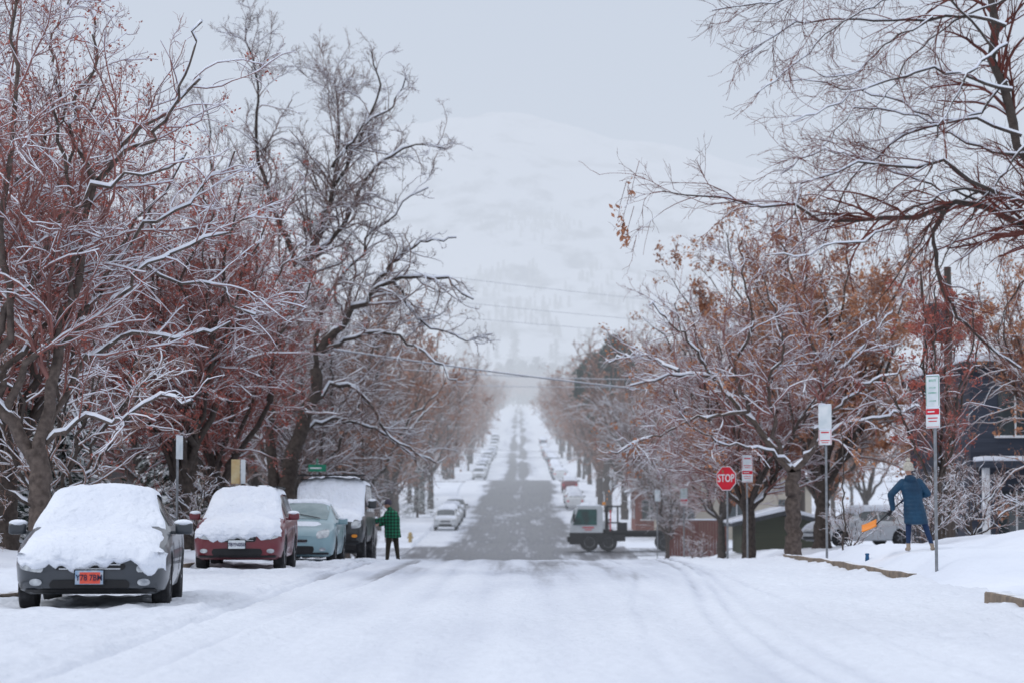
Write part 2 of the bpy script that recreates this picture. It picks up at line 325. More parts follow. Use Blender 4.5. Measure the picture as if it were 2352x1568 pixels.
def kerb(x,y0,y1,wd=.16,h=.15,curve=0,label="brown stone kerb edging the snowy street"):
    n=max(4,int((y1-y0)/1.0)); V=[];F=[]
    for i in range(n+1):
        y=y0+(y1-y0)*i/n; t=i/n; xx=x+curve*(1-t)**2+.02*math.sin(i*2.3); z=rz(y)+.012*math.sin(i*1.7); s=1 if x>0 else -1
        for a,b in ((0,-.1),(0.005*s,h-.02),(.025*s,h),(wd*s,h),(wd*s,-.1)): V.append((xx+a,y,z+b))
    for i in range(n):
        for j in range(4): F.append([i*5+j,i*5+j+1,(i+1)*5+j+1,(i+1)*5+j])
    F.append([0,1,2,3,4]); F.append([n*5+j for j in (4,3,2,1,0)])
    o=MB().add(V,F).obj('kerb',[M_conc],smooth=False); o["label"]=label; o["category"]="kerb"; o["group"]="stone kerbs along the street"
kerb(-6.6,18,118,h=.19); kerb(6.52,40.5,60,curve=-.05,h=.21); kerb(6.1,26,31.8,curve=0,h=.19)

# ------------------------------------------------------------------ trees
def tubes(P,R,s):
    N_,k,_=P.shape
    T=np.gradient(P,axis=1); T/=np.linalg.norm(T,axis=2,keepdims=True)+1e-9
    mt=T.mean(1); ref=np.where(np.abs(mt[:,2:3])>.8,np.array([[1.,0,0]]),np.array([[0.,0,1.]]))[:,None,:]
    U=np.cross(T,ref); U/=np.linalg.norm(U,axis=2,keepdims=True)+1e-9; W=np.cross(T,U)
    a=2*np.pi*np.arange(s)/s
    V=P[:,:,None,:]+R[:,:,None,None]*(U[:,:,None,:]*np.cos(a)[None,None,:,None]+W[:,:,None,:]*np.sin(a)[None,None,:,None])
    base=(np.arange(N_)[:,None]*k+np.arange(k-1)[None,:])[...,None]*s
    i=np.arange(s); j=(i+1)%s
    F=np.stack([base+i,base+j,base+s+j,base+s+i],-1).reshape(-1,4)
    return V.reshape(-1,3),F
class Acc:
    def __init__(s): s.V=[];s.F=[];s.M=[];s.n=0
    def add(s,V,F,m):
        s.V.append(V); s.F.append(F+s.n); s.M.append(np.full(len(F),m)); s.n+=len(V)
    def mesh(s,name,mats): return np_mesh(name,np.concatenate(s.V),np.concatenate(s.F),np.concatenate(s.M),mats)
def snowtubes(P,R,s=4,k=1.0):
    T=np.gradient(P,axis=1); T/=np.linalg.norm(T,axis=2,keepdims=True)+1e-9
    h=np.clip((np.sqrt(1-T[...,2]**2)-.25)/.5,0,1)
    rr=vnoise(P[...,0]*2.3+P[...,1]*1.1,P[...,2]*2.3,17)+.5; h=h*np.clip(rr*2.2,.25,1)
    Q=P.copy(); Q[...,2]+=(R*.6+.006*k)*h
    return tubes(Q,(R*.78+.006*k)*h+.0005,s)
def grow(P,R,dens,ang,angj,lmul,lmin,lmax,k,jit,grav,rng,rmul,rmin,tmin=.15):
    seg=np.linalg.norm(np.diff(P,axis=1),axis=2); Ls=seg.sum(1); n=max(1,int(dens*Ls.sum()))
    i=rng.choice(len(P),n,p=Ls/Ls.sum()); t=tmin+(1-tmin)*rng.rand(n); k0=P.shape[1]
    f=t*(k0-1); j=np.clip(np.floor(f).astype(int),0,k0-2); fr=(f-j)[:,None]
    pos=P[i,j]*(1-fr)+P[i,j+1]*fr; tan=P[i,j+1]-P[i,j]; tan/=np.linalg.norm(tan,axis=1,keepdims=True)+1e-9
    r=R[i,j]*(1-fr[:,0])+R[i,j+1]*fr[:,0]
    q=np.cross(tan,rng.normal(size=(n,3))); q/=np.linalg.norm(q,axis=1,keepdims=True)+1e-9
    a=(ang+angj*rng.normal(size=n))[:,None]; d=tan*np.cos(a)+q*np.sin(a); d[:,2]+=.12; d/=np.linalg.norm(d,axis=1,keepdims=True)
    Ln=np.clip(Ls[i]*lmul*(1-.55*t)*(.6+.7*rng.rand(n)),lmin,lmax); st=(Ln/(k-1))[:,None]
    cv=rng.normal(size=(n,3))*jit*.7
    pts=[pos]
    for s_ in range(k-1):
        pts.append(pts[-1]+d*st); d=d+jit*rng.normal(size=(n,3))+cv; d[:,2]+=grav; d/=np.linalg.norm(d,axis=1,keepdims=True)
    P2=np.stack(pts,1); r0=np.maximum(np.minimum(r*rmul,Ln*.022),rmin)
    R2=np.maximum(r0[:,None]*np.linspace(1,.35,k)[None,:],rmin*.7)
    return P2,R2
def leaves(pos,size,rng,asp=.6):
    n=len(pos); a=rng.normal(size=(n,3)); a/=np.linalg.norm(a,axis=1,keepdims=True); b=np.cross(a,rng.normal(size=(n,3))); b/=np.linalg.norm(b,axis=1,keepdims=True)
    s=(size*(.5+rng.rand(n)))[:,None]; V=np.stack([pos+a*s*.5,pos+b*s*.5*asp,pos-a*s*.5,pos-b*s*.5*asp],1).reshape(-1,3)
    return V,np.arange(4*n).reshape(n,4)
def tree_meshes(limbs,seed,dens=(1.6,4,7,6),grav=(.0,.0,.0,.0),bark=None,twig=None,leaf=None,nleaf=0,lsize=.07,rmin=.0045,snow=1.0,csnow=None,lm=(.42,.42,.42,.5),jit=.12,lowdetail=False,lmax=(3.6,1.5,.7,.35),ang=(.75,.75,.7,.7),lkeep=.2,rscale=1,wob=.008,lmin0=.5):
    rng=np.random.RandomState(seed); bark=bark or M_bark; twig=twig or M_twig
    csnow=snow if csnow is None else csnow
    P=[];R=[]
    for pts,r0,r1 in limbs:
        p=np.array(pts,float); c=np.concatenate([[0],np.cumsum(np.linalg.norm(np.diff(p,axis=0),axis=1))]); k=18
        q=hermite(c,p,np.linspace(0,c[-1],k)); q[1:]+=rng.normal(size=(k-1,3))*min(c[-1]*wob,.07)
        P.append(q); R.append((r0+(r1-r0)*np.linspace(0,1,k)**.7)*(1+.06*rng.normal(size=k)))
    P=np.array(P);R=np.array(R); R[1:]*=rscale
    A=Acc(); A.add(*tubes(P,R,6 if lowdetail else 9),0)
    if snow: A.add(*snowtubes(P[1:] if len(P)>1 else P,R[1:] if len(P)>1 else R,5,snow*1.5),1)
    tm=A.mesh('trunk',[bark,M_bsnow])
    C=Acc()
    Pb,Rb=(P[1:],R[1:]) if len(P)>1 else (P,R)
    P1,R1=grow(Pb,Rb,dens[0],ang[0],.22,lm[0],lmin0,lmax[0],8,jit,grav[0],rng,.5,rmin*1.8); C.add(*tubes(P1,R1,5),0)
    if csnow: C.add(*snowtubes(P1,R1,4,csnow),1)
    P2,R2=grow(np.concatenate([P1]),R1,dens[1],ang[1],.25,lm[1],min(.35,lmin0),lmax[1],6,jit*1.1,grav[1],rng,.6,rmin*1.3,.1); C.add(*tubes(P2,R2,4 if not lowdetail else 3),0)
    if csnow>=.7: C.add(*snowtubes(P2,R2,3,csnow*.7),1)
    P3,R3=grow(P2,R2,dens[2],ang[2],.25,lm[2],.18,lmax[2],4,jit*1.2,grav[2],rng,.7,rmin,.1); C.add(*tubes(P3,R3,3),0)
    last=P3
    if dens[3]:
        P4,R4=grow(P3,R3,dens[3],ang[3],.25,lm[3],.1,lmax[3],3,jit*1.2,grav[3],rng,.7,rmin*.85,.1); C.add(*tubes(P4,R4,3),0); last=P4
    if nleaf:
        nc=max(1,nleaf//5); i=rng.randint(len(last),size=nc); c=last[i,-1]
        wgt=vnoise(c[:,0]*.8+seed,c[:,2]*.8+c[:,1]*.5,seed%50)+.5; keep=rng.rand(nc)<np.clip(wgt*1.7-lkeep,.05,1); c=c[keep]
        pos=np.repeat(c,5,axis=0)+rng.normal(size=(len(c)*5,3))*lsize*.9
        C.add(*leaves(pos,lsize,rng),2)
    cm=C.mesh('crown',[twig,M_bsnow,leaf or M_leafR])
    return tm,cm
def place_tree(meshes,x,y,label,name='tree',rot=0,scale=1,group=None,z=None,parts=True,category='tree'):
    z=hz(x,y)-.05 if z is None else z
    if parts:
        e=thing(name,(x,y,z),label,category,rot,group,scale)
        add_obj('trunk',meshes[0],e); add_obj('crown',meshes[1],e); return e
    o=add_obj(name,meshes[2],None,(x,y,z),(0,0,rot)); o.scale=(scale,)*3; finish(o,label,category,group=group); return o
def joined(name,meshes):
    V=[];F=[];M=[];mats=[];n=0
    for me in meshes:
        v=np.zeros(len(me.vertices)*3,np.float32); me.vertices.foreach_get('co',v); V.append(v.reshape(-1,3))
        f=np.zeros(len(me.loops),np.int32); me.loops.foreach_get('vertex_index',f); F.append(f.reshape(-1,4)+n)
        m=np.zeros(len(me.polygons),np.int32); me.polygons.foreach_get('material_index',m); M.append(m+len(mats)); mats+=list(me.materials); n+=len(me.vertices)
    return np_mesh(name,np.concatenate(V),np.concatenate(F),np.concatenate(M),mats)
def auto_limbs(h,spread,th,n,r,seed,droop=0,lean=(0,0)):
    rg=np.random.RandomState(seed); L_=[([(0,0,-.1),(lean[0]*.3,lean[1]*.3,th*.5),(lean[0],lean[1],th)],r*1.25,r*.85)]
    for i in range(n):
        a=2*math.pi*(i+.35*rg.randn())/n; inner=rg.rand(); sp_=spread*(.35+.65*inner)*(.8+.4*rg.rand()); top=h*(1.0-.38*inner*rg.rand()-.12*rg.rand())
        z0=th*(.82+.18*rg.rand()); pts=[(lean[0]*z0/th,lean[1]*z0/th,z0)]
        for s_ in (.2,.42,.65,.85,1.0):
            pts.append((lean[0]+math.cos(a)*sp_*s_**.85+rg.randn()*.16*spread*.25,lean[1]+math.sin(a)*sp_*s_**.85+rg.randn()*.16*spread*.25,z0+(top-z0)*(s_**(.9))-droop*s_**3*inner))
        L_.append((pts,r*.5*(.7+.5*rg.rand()),.018))
        if rg.rand()<.85:
            p=pts[2]; a2=a+rg.choice([-1,1])*(.6+.4*rg.rand()); q=[p]
            for s_ in (.4,.75,1.0): q.append((p[0]+math.cos(a2)*sp_*.6*s_,p[1]+math.sin(a2)*sp_*.6*s_,p[2]+(top-p[2])*.75*s_-droop*s_**2*.6))
            L_.append((q,r*.28,.014))
    return L_

bx,bz=-8.5,hz(-8.5,43)
def o1(L_,r0,r1,seed): return ([(p[0],y_,p[1]-bz) for p,y_ in zip(L_,np.linspace(0,np.random.RandomState(seed).uniform(-2,2),len(L_)))],r0,r1)
T1=[([(0,0,-.1),(0,0,1.0),(-.02,0,1.6),(-.08,0,2.1)],.23,.19),
 o1([(-.08,2.2),(-.58,2.85),(-1.05,3.5),(-1.9,4.4),(-2.8,5.8),(-3.2,7.6)],.14,.03,1),
 o1([(-.62,2.95),(-.5,3.5),(.1,4.2),(.4,4.75),(.6,5.8),(.5,7.0),(.2,8.6)],.09,.025,2),
 o1([(0,2.1),(.1,2.9),(.2,3.67),(.42,4.4),(.55,5.4),(.8,6.6),(.93,7.2),(1.3,7.8),(1.8,8.3),(2.3,8.55),(2.8,9.1)],.13,.025,3),
 o1([(.1,2.6),(.3,3.2),(.75,4.2),(1.3,4.45),(1.8,4.5),(2.5,4.5),(3.1,4.75)],.08,.02,4),
 o1([(-1.0,3.5),(-.8,4.3),(-.4,5.0),(.04,5.85),(.6,6.5),(.9,6.9),(1.6,7.1),(2.6,7.4)],.08,.02,5),
 o1([(-.8,3.2),(-.3,4.3),(.04,5.0),(.6,5.65),(1.2,5.75),(2.2,5.5),(2.9,5.35),(3.6,5.0)],.075,.02,6),
 o1([(-1.1,3.6),(-.5,4.5),(-.65,5.7),(-.5,7.2),(-.3,8.8),(-.3,10.4),(-.1,11.4)],.09,.02,7),
 o1([(.9,7.2),(.35,8.2),(.66,9.4),(.58,10.6)],.05,.018,8),
 o1([(1.1,7.5),(2.2,8.1),(2.7,8.9),(3.0,9.7)],.045,.015,9),
 o1([(.25,3.9),(.9,5.2),(1.7,6.4),(2.5,6.9),(3.3,7.8)],.06,.018,10),
 o1([(.1,2.5),(.8,2.9),(1.6,2.9),(2.3,3.3),(2.9,3.1)],.05,.016,11),
 o1([(-1.9,4.4),(-1.6,5.8),(-1.5,7.4),(-1.2,9.0),(-1.0,10.8)],.06,.018,12),
 o1([(-.5,7.2),(.2,8.4),(-.1,9.6),(.3,10.9)],.04,.016,13),
 o1([(.3,4.2),(1.2,5.0),(2.4,6.0),(3.3,6.2),(4.0,6.7)],.05,.016,14)]
T1m=tree_meshes(T1,11,dens=(2.6,4.6,6.6,4.2),bark=M_barkL,twig=M_twigR,leaf=M_leafR,nleaf=14000,lsize=.052,snow=1.9,csnow=1.6,rscale=1.0,rmin=.004,jit=.16,wob=.012)
place_tree(T1m,-8.5,43,"large bare tree with snow laden limbs and a few rusty leaves",name='street_tree')

bx,bz=-8.45,hz(-8.45,85)
T3=[([(.15,0,-.2),(.25,0,1.5),(.38,0,3.1),(.92,0,5.1),(1.5,0,6.95)],.42,.2)]
def o3(L_,r0,r1,seed):
    return ([(p[0],y_,p[1]-bz) for p,y_ in zip(L_,np.linspace(0,np.random.RandomState(seed).uniform(-3,3),len(L_)))],r0,r1)
T3+=[o3([(1.45,6.9),(2.9,8.6),(4.0,9.4),(5.5,9.4),(6.8,8.7)],.17,.03,31),
 o3([(.1,.9),(-.2,2.5),(-.4,3.9),(-.1,6.5),(.2,8.5),(.77,10.2),(1.5,11.85),(1.84,13.4),(2.0,14.9),(1.7,17.0)],.27,.025,32),
 o3([(.7,10.0),(2.1,11.1),(2.9,12.5),(3.7,13.7),(4.9,14.1),(6.0,13.9)],.12,.025,33),
 o3([(.6,9.9),(-.15,12),(-.77,14.1),(-.6,16.2),(-1.1,17.8)],.12,.025,34),
 o3([(1.45,11.7),(2.9,14.6),(3.5,16.1),(3.2,17.4)],.1,.022,35),
 o3([(.85,5.0),(2.45,5.8),(3.2,5.0),(3.9,3.9),(5.5,3.1)],.11,.02,36),
 o3([(.7,4.2),(2.0,4.5),(3.4,4.2),(4.8,3.0)],.09,.02,37),
 o3([(1.5,6.9),(3.2,7.5),(4.9,7.0),(6.3,5.9)],.1,.02,38),
 o3([(3.3,9.1),(4.7,10.6),(6.2,11.0)],.09,.02,39),
 o3([(-.1,7.4),(-1.2,9.4),(-2.1,11.5),(-2.5,13.6),(-2.6,15.6)],.12,.022,40),
 o3([(0,6.5),(-1.6,7.7),(-3.2,8.6),(-4.2,9.9)],.1,.02,41),
 o3([(1.2,5.9),(1.5,8.2),(2.6,10),(4.0,11.7),(5.2,12.6)],.1,.02,42),
 o3([(1.84,13.4),(2.9,14.6),(4.2,15.6),(4.6,16.2)],.06,.02,43),
 o3([(4.0,9.4),(5.0,8.0),(6.2,7.5),(6.9,7.4)],.06,.02,44)]
T3m=tree_meshes(T3,12,dens=(2.9,4.6,7.5,5),lm=(.36,.42,.42,.5),rmin=.0065,twig=M_twig,snow=1.8,csnow=1.3,lmax=(3.0,1.8,.9,.45),jit=.19,rscale=1.0,wob=.014)
place_tree(T3m,-8.45,85,"tall old bare tree with crooked snow dusted limbs arching over street",name='street_tree')

bx,bz=7.47,hz(7.47,66)
def o6(L_,r0,r1,seed):
    return ([(p[0],y_,p[1]-bz) for p,y_ in zip(L_,np.linspace(0,np.random.RandomState(seed).uniform(-2.5,2.5),len(L_)))],r0,r1)
T6=[([(0,0,-.2),(0,0,1.2),(0,0,2.4-bz)],.24,.2),
 o6([(-.05,2.4),(-.7,3.2),(-1.3,4.1),(-2.1,4.85),(-3.1,5.1),(-4.3,4.8)],.13,.02,61),
 o6([(-1.2,4.0),(-1.55,5.3),(-1.2,6.3),(-1.5,7.6),(-1.6,8.4)],.07,.018,62),
 o6([(.03,2.4),(.6,3.3),(.83,4.7),(.5,5.9),(.1,7.35),(-.2,8.7)],.12,.02,63),
 o6([(.3,2.8),(1.2,3.5),(2.6,3.9),(3.9,4.2)],.08,.018,64),
 o6([(-.3,2.8),(-.7,4.5),(-.35,5.9),(-1.0,7.5)],.08,.018,65),
 o6([(-1.2,4.0),(-2.6,3.8),(-3.8,3.3),(-5,2.8)],.06,.018,66),
 o6([(.83,4.6),(1.9,5.7),(2.85,6.9)],.06,.018,67),
 o6([(-2.1,4.85),(-3.1,6.15),(-4,6.9)],.06,.016,68),
 o6([(.6,3.5),(1.8,4.6),(3.2,5.3)],.06,.016,69),
 o6([(-3.1,5.1),(-4.2,5.6),(-5.0,5.5)],.04,.016,70),
 o6([(-.1,2.6),(-.9,3.0),(-2.0,3.1),(-3.2,3.9)],.05,.016,71)]
T6m=tree_meshes(T6,16,dens=(3.0,4.6,6.2,3.2),twig=M_twigR,leaf=M_leafO,nleaf=5000,lsize=.08,rmin=.0055,snow=1.9,csnow=1.5,bark=M_barkL,rscale=.95,jit=.17,wob=.012)
place_tree(T6m,7.47,66,"maple with snow lined forking limbs and scattered rusty leaves",name='street_tree')

def o5(L_,r0,r1,seed,dy=None):
    d=np.random.RandomState(seed).uniform(-1.2,1.2) if dy is None else dy
    return ([(p[0]-7.4,y_,p[1]-.2) for p,y_ in zip(L_,np.linspace(0,d,len(L_)))],r0,r1)
T5=[([(0,0,-.1),(0,0,1.6),(-.1,0,3.0)],.26,.2),
 o5([(7.3,3.1),(6.3,3.9),(5.43,4.35),(4.95,4.55),(4.5,4.42),(4.02,4.4),(3.46,4.44),(2.61,4.56),(1.95,4.68),(1.45,4.72)],.075,.006,81,.3),
 o5([(7.3,3.2),(6.3,4.1),(5.43,4.55),(5.0,4.75),(4.6,4.91),(4.0,5.0),(3.7,5.03),(3.3,4.9),(3.0,4.55),(2.7,4.2)],.05,.006,82,-.4),
 o5([(4.6,4.5),(4.5,4.2),(4.55,3.85),(4.65,3.6),(4.95,3.2),(5.5,2.8)],.03,.012,83,.5),
 o5([(7.3,3.0),(6.2,4.3),(5.6,5.0),(5.4,5.6),(5.33,6.2),(5.2,7.2),(5.0,8.4)],.08,.035,84,1.0),
 o5([(5.3,6.5),(4.9,6.62),(4.5,6.6),(3.5,6.65),(2.75,6.45),(2.45,6.25)],.024,.005,85,.6),
 o5([(5.35,5.8),(4.7,6.0),(3.8,5.8),(3.2,5.5),(2.9,5.35)],.024,.005,86,-.6),
 o5([(5.45,5.3),(4.7,5.5),(4,5.2),(3.55,4.7),(3.3,4.1)],.022,.005,87,.4),
 o5([(5.1,4.65),(4.7,4.7),(3.8,4.2),(3.1,3.97),(2.6,3.9)],.02,.005,88,-.8),
 o5([(5.1,7.3),(4.3,7.2),(3.3,6.95),(2.5,6.78),(2.1,6.78)],.024,.005,89,.3),
 o5([(5.5,5.1),(4.9,5.25),(4.3,5.7),(3.6,5.95),(3.0,6.1)],.02,.005,90,.9),
 o5([(5.5,5.2),(5.0,4.6),(4.6,4.0),(4.3,3.4)],.016,.005,91,-.3),
 o5([(5.3,6.3),(4.8,5.9),(4.4,5.1),(4.2,4.5)],.018,.005,92,-1),
 o5([(6.3,4.0),(5.7,3.9),(5.3,3.5),(5.2,3.1)],.018,.005,93,.2),
 o5([(5.2,6.9),(5.6,7.0),(5.9,6.4),(6.0,5.7)],.018,.005,94,.2),
 o5([(5.2,6.2),(4.6,6.9),(3.9,7.3),(3.2,7.5)],.018,.005,96,.2),
 o5([(5.3,5.9),(4.9,5.5),(4.5,5.5),(3.7,5.6),(3.3,5.2)],.016,.005,97,.2),
 o5([(5.0,4.7),(4.6,4.5),(4.2,3.9),(3.9,3.5)],.013,.005,98,.4),
 o5([(4.5,6.6),(4.0,6.3),(3.5,5.9),(3.2,5.9)],.013,.005,99,-.4),
 o5([(5.3,6.8),(4.8,6.6),(4.3,6.2),(3.9,5.6)],.014,.005,100,.5),
 o5([(4.3,6.9),(3.6,6.6),(3.0,6.1),(2.6,5.8)],.012,.005,101,.2),
 o5([(4.95,4.6),(4.2,4.9),(3.4,5.2),(2.9,5.0)],.016,.005,95,.7)]
T5m=tree_meshes(T5,15,dens=(5.2,7.5,8,4),grav=(-.07,-.09,-.06,-.03),lm=(.3,.5,.42,.4),lmax=(1.05,.6,.32,.16),ang=(.55,.6,.6,.6),twig=M_twigN,rmin=.0022,snow=.5,csnow=.12,jit=.13,lmin0=.3)
e=place_tree(T5m,7.4,26,"overhanging bare tree with drooping reddish twigs and thin snow",name='street_tree',z=.2)
rg=np.random.RandomState(5)
cl=[(1.22,4.72,14),(1.12,4.38,26),(1.16,4.22,26),(1.08,4.5,8),(2.75,5.9,3),(5.0,3.6,4),(3.0,4.4,3)]
for cx,cz,n in cl:
    A=Acc(); pos=np.array([cx-7.4,.3,cz-.2])+rg.normal(size=(n,3))*np.array([.03,.05,.065]); A.add(*leaves(pos,.06,rg,.5),0)
    A.add(*tubes(np.array([[[cx-7.3,.3,cz+.35-.2],[cx-7.4+.03,.3,cz+.1-.2],[cx-7.4,.3,cz-.1-.2]]]),np.array([[.004,.003,.003]]),3),1)
    add_obj('leaf_cluster',A.mesh('leaf_cluster',[M_leafO,M_twigN]),e)

V_red=[tree_meshes(auto_limbs(11,4.6,1.9,11,.24,s),s,dens=(2.4,4.0,5.4,3.5),lm=(.36,.42,.42,.5),twig=M_twigR,leaf=M_leafR,nleaf=32000,lsize=.068,rmin=.005,snow=1.5,csnow=1.1,lkeep=.25,jit=.15) for s in (101,102)]
V_ora=[tree_meshes(auto_limbs(12,5,2.4,11,.27,s),s,dens=(1.8,3.0,4.2,1.8),twig=M_twigB,leaf=M_leafO,nleaf=nl,lsize=.115,rmin=.006,snow=1.4,csnow=.7,lkeep=.3,jit=.16) for s,nl in ((111,50000),(112,50000),(113,20000))]
V_nar=tree_meshes(auto_limbs(6.2,1.1,1.2,8,.08,161),161,dens=(3,4.5,6,3),lm=(.3,.42,.42,.5),twig=M_twigR,leaf=M_leafR,nleaf=12000,lsize=.06,rmin=.004,snow=.9,csnow=.6,jit=.15,lmax=(1.2,.6,.3,.2))
V_bare=[tree_meshes(auto_limbs(12,5,2.3,10,.25,s,droop=dr),s,dens=(2.4,3.6,5,3),rmin=.0075,snow=1.6,csnow=1.3,twig=tw,jit=.16) for s,dr,tw in ((121,0,M_twig),(122,1.5,M_twig),(123,0,M_twigR))]
V_row=[tree_meshes(auto_limbs(13,5.4,2.6,8,.25,s,droop=1),s,dens=(1.4,2.5,3.6,1.6),rmin=.015,snow=.8,csnow=.3,twig=tw,lowdetail=True,leaf=M_leafB,nleaf=nl,lsize=.2,jit=.15) for s,tw,nl in ((131,M_twigB,1500),(132,M_twigB,3500),(133,M_twig,1200),(134,M_twigB,6000))]
V_row=[(a,b,joined('tree',[a,b])) for a,b in V_row]
V_small=[tree_meshes(auto_limbs(4.2,2.4,.7,9,.09,s),s,dens=(2.6,4,6,0),rmin=.006,snow=1.3,csnow=1.0,twig=M_twigB,lmax=(1.2,.6,.3,.2),jit=.16) for s in (141,)]
PINE=tree_meshes(auto_limbs(14.5,1.9,7,12,.28,171),171,dens=(2,3,4,0),twig=M_twigB,leaf=M_leafG,nleaf=30000,lsize=.36,rmin=.012,snow=.5,csnow=.3,lkeep=-.3,lmax=(1.2,.8,.5,.3))
place_tree(PINE,8.2,225,"tall dark rounded evergreen rising above bare street trees",name='pine_tree',scale=1.1)
for (x,y,v,sc_,rt,lb) in [
 (-9.0,65.6,V_red[0],1.0,0.3,"vase shaped tree full of rust red leaves behind snowy cars"),
 (-9.3,74,V_red[1],1.0,2.0,"rust red leaved tree with slim upswept snowy limbs"),
 (-11.2,53,V_red[1],1.0,4.0,"rust red leaved tree in snowy front yard"),
 (-14,64,V_red[0],1.15,1.0,"tall rust red leaved tree in snowy front yard"),
 (-16,72,V_bare[2],1.15,1.0,"bare tree with reddish twigs in snowy front yard"),
 (11.5,92,V_ora[0],1.1,0.5,"oak tree holding dense orange brown leaves"),
 (9.2,97,V_ora[1],1.02,2.5,"oak tree with orange brown leaves beside side street"),
 (16.5,73,V_ora[2],.8,1.5,"oak tree with orange leaves in front of dark building"),
 (14.0,112,V_ora[1],.95,5.5,"oak tree with orange leaves behind white car"),
 (9.5,55,V_nar,1.0,1.5,"small slender tree with red leaves beside the sidewalk"),
 (7.75,82,V_bare[2],.8,1.1,"dark trunked leaning tree with snowy branches behind stop sign"),
 (-9.5,102,V_bare[0],1.05,.5,"bare snow dusted tree leaning over parked cars"),
 (-8.6,118,V_bare[1],.9,2.2,"bare snow dusted tree with drooping twigs"),
 (10,120,V_bare[2],.8,3.2,"bare reddish twigged tree near the side street"),
 (7.9,129,V_bare[1],.45,0.2,"small bare snow dusted tree by the truck"),
 (9.3,160,V_bare[0],.9,4.2,"bare snow dusted tree behind the flatbed truck"),
 (-14,92,V_bare[2],1.2,4.2,"bare tree with reddish twigs behind old tree"),
 (-12.5,128,V_bare[1],1.1,1.2,"bare snow dusted tree beside the crossing"),
]: place_tree(v,x,y,lb,rot=rt,scale=sc_,name='street_tree')
for (x,y,sc_,rt) in [(-9.8,51,1.25,0),(-11.5,47,1.1,2),(-6.9-.9,58,.5,1),(9.0,53,.38,0),(9.8,56,.5,1),(8.2,60,.33,3),(11.2,60,.6,4),(-8.2,36.5,.33,2),(7.6,104,.4,2),(-7.4,96,.7,5),(12,72,.5,3),(-7.4,110,.7,2),(12.5,57,.45,.5)]:
    place_tree(V_small[0],x,y,"small bare shrub with snow covered branches",name='bush',rot=rt,scale=sc_,group="snowy bare shrubs beside the street",category='bush')
SP=tree_meshes([([(0,0,-.1),(0.02,0,1.4),(0,0,2.9)],.025,.012),([(0,0,2.0),(.2,.1,2.4),(.3,.1,2.9)],.01,.005)],151,dens=(5,5,5,0),rmin=.004,snow=.6,lmax=(.5,.3,.2,.1),twig=M_twigR)
place_tree(SP,7.35,55,"thin young sapling beside the snowy sidewalk",name='sapling')
rg=np.random.RandomState(42); cnt=0
for side in (-1,1):
    y=108 if side<0 else 172
    while y<1440:
        for lane,p in ((9.2,.88),(15.5,.85),(23,.7),(33,.45)):
            if rg.rand()<p and not (132<y<154 or 286<y<307) and cnt<275:
                if lane>9.3 and y>700 and rg.rand()<.5: continue
                x=side*(lane+rg.uniform(-1.6,2.2)); yy=y+rg.uniform(-4,4); v=V_row[rg.randint(4)]; sc_=rg.uniform(.6,1.25)
                place_tree(v,x,yy,"bare street tree with twiggy snow dusted crown",rot=rg.uniform(0,6.28),scale=sc_,group="bare trees lining the street",name='street_tree',parts=yy<300); cnt+=1
        y+= 10.5 if y<330 else (15 if y<700 else 26)
for i in range(16):
    place_tree(V_row[i%4],-22+i*3+rg.uniform(-1,1),1462+rg.uniform(0,60),"bare street tree with twiggy snow dusted crown",rot=rg.uniform(0,6.28),scale=rg.uniform(1.2,1.8),group="bare trees lining the street",name='street_tree',parts=False)
def conifer(seed,h,r,n=26,per=9,q=22,size=.3):
    rg=np.random.RandomState(seed); A=Acc()
    A.add(*tubes(np.array([[(0,0,-.1),(0,0,h*.5),(0,0,h)]]),np.array([[h*.018,h*.012,.02]]),7),0); tm=A.mesh('trunk',[M_bark])
    C=Acc()
    for i in range(n):
        z=h*(.1+.88*i/n); rr=r*(1-i/n)**.85+.15
        for j in range(per):
            a=rg.rand()*6.28; l=rr*(.7+.45*rg.rand()); t=np.sort(rg.rand(q))
            pos=np.stack([np.cos(a)*l*t,np.sin(a)*l*t,z+.1*h/n-l*.35*t**1.4+0*t],1)+rg.normal(size=(q,3))*size*.28*np.array([1,1,.4])
            d=np.stack([np.full(q,math.cos(a)),np.full(q,math.sin(a)),np.full(q,-.35)],1)+rg.normal(size=(q,3))*.35; d/=np.linalg.norm(d,axis=1,keepdims=True)
            sd=np.cross(d,np.array([0,0,1.]))+rg.normal(size=(q,3))*.3; s=size*(.6+.7*rg.rand(q))[:,None]
            V=np.stack([pos-d*s*.5,pos+sd*s*.22,pos+d*s*.6,pos-sd*s*.22],1).reshape(-1,3); C.add(V,np.arange(4*q).reshape(q,4),0)
    return tm,C.mesh('crown',[M_needle])
CF=[conifer(1,7,2.3),conifer(2,9,2.6)]
for x,y,v,s in ((-12.6,55,0,1),(-10.9,58,0,.7),(-15.5,60,1,1),(-13.2,66,1,.8),(-16,78,1,1.1),(-12,84,0,1),(-20,62,1,1)):
    place_tree(CF[v],x,y,"dark green conifer dusted with snow behind street trees",name='conifer',scale=s,rot=x,category='conifer')
place_tree(CF[1],-8.6,205,"dark evergreen beside the snowy parking lane",name='conifer',scale=.7,category='conifer')
CL=conifer(4,24,5,n=14,per=7,q=8,size=2.4)
me=CL[1]; v=np.zeros(len(me.vertices)*3,np.float32); me.vertices.foreach_get('co',v); v=v.reshape(-1,3); f=np.arange(len(v)).reshape(-1,4)
A=Acc(); rg=np.random.RandomState(9)
for i in range(170):
    x=rg.uniform(-160,200); y=rg.uniform(1550,2150)
    if i<60: x=rg.uniform(-6,54); y=rg.uniform(1600,1850)
    s=rg.uniform(.6,1.4); A.add(v*s+np.array([x,y,hz(x,y)]),f,0)
for i in range(120):
    x=rg.normal(30,26); y=rg.normal(3150,60); s=rg.uniform(.25,.5); A.add(v*s+np.array([x,y,hz(x,y)]),f,0)
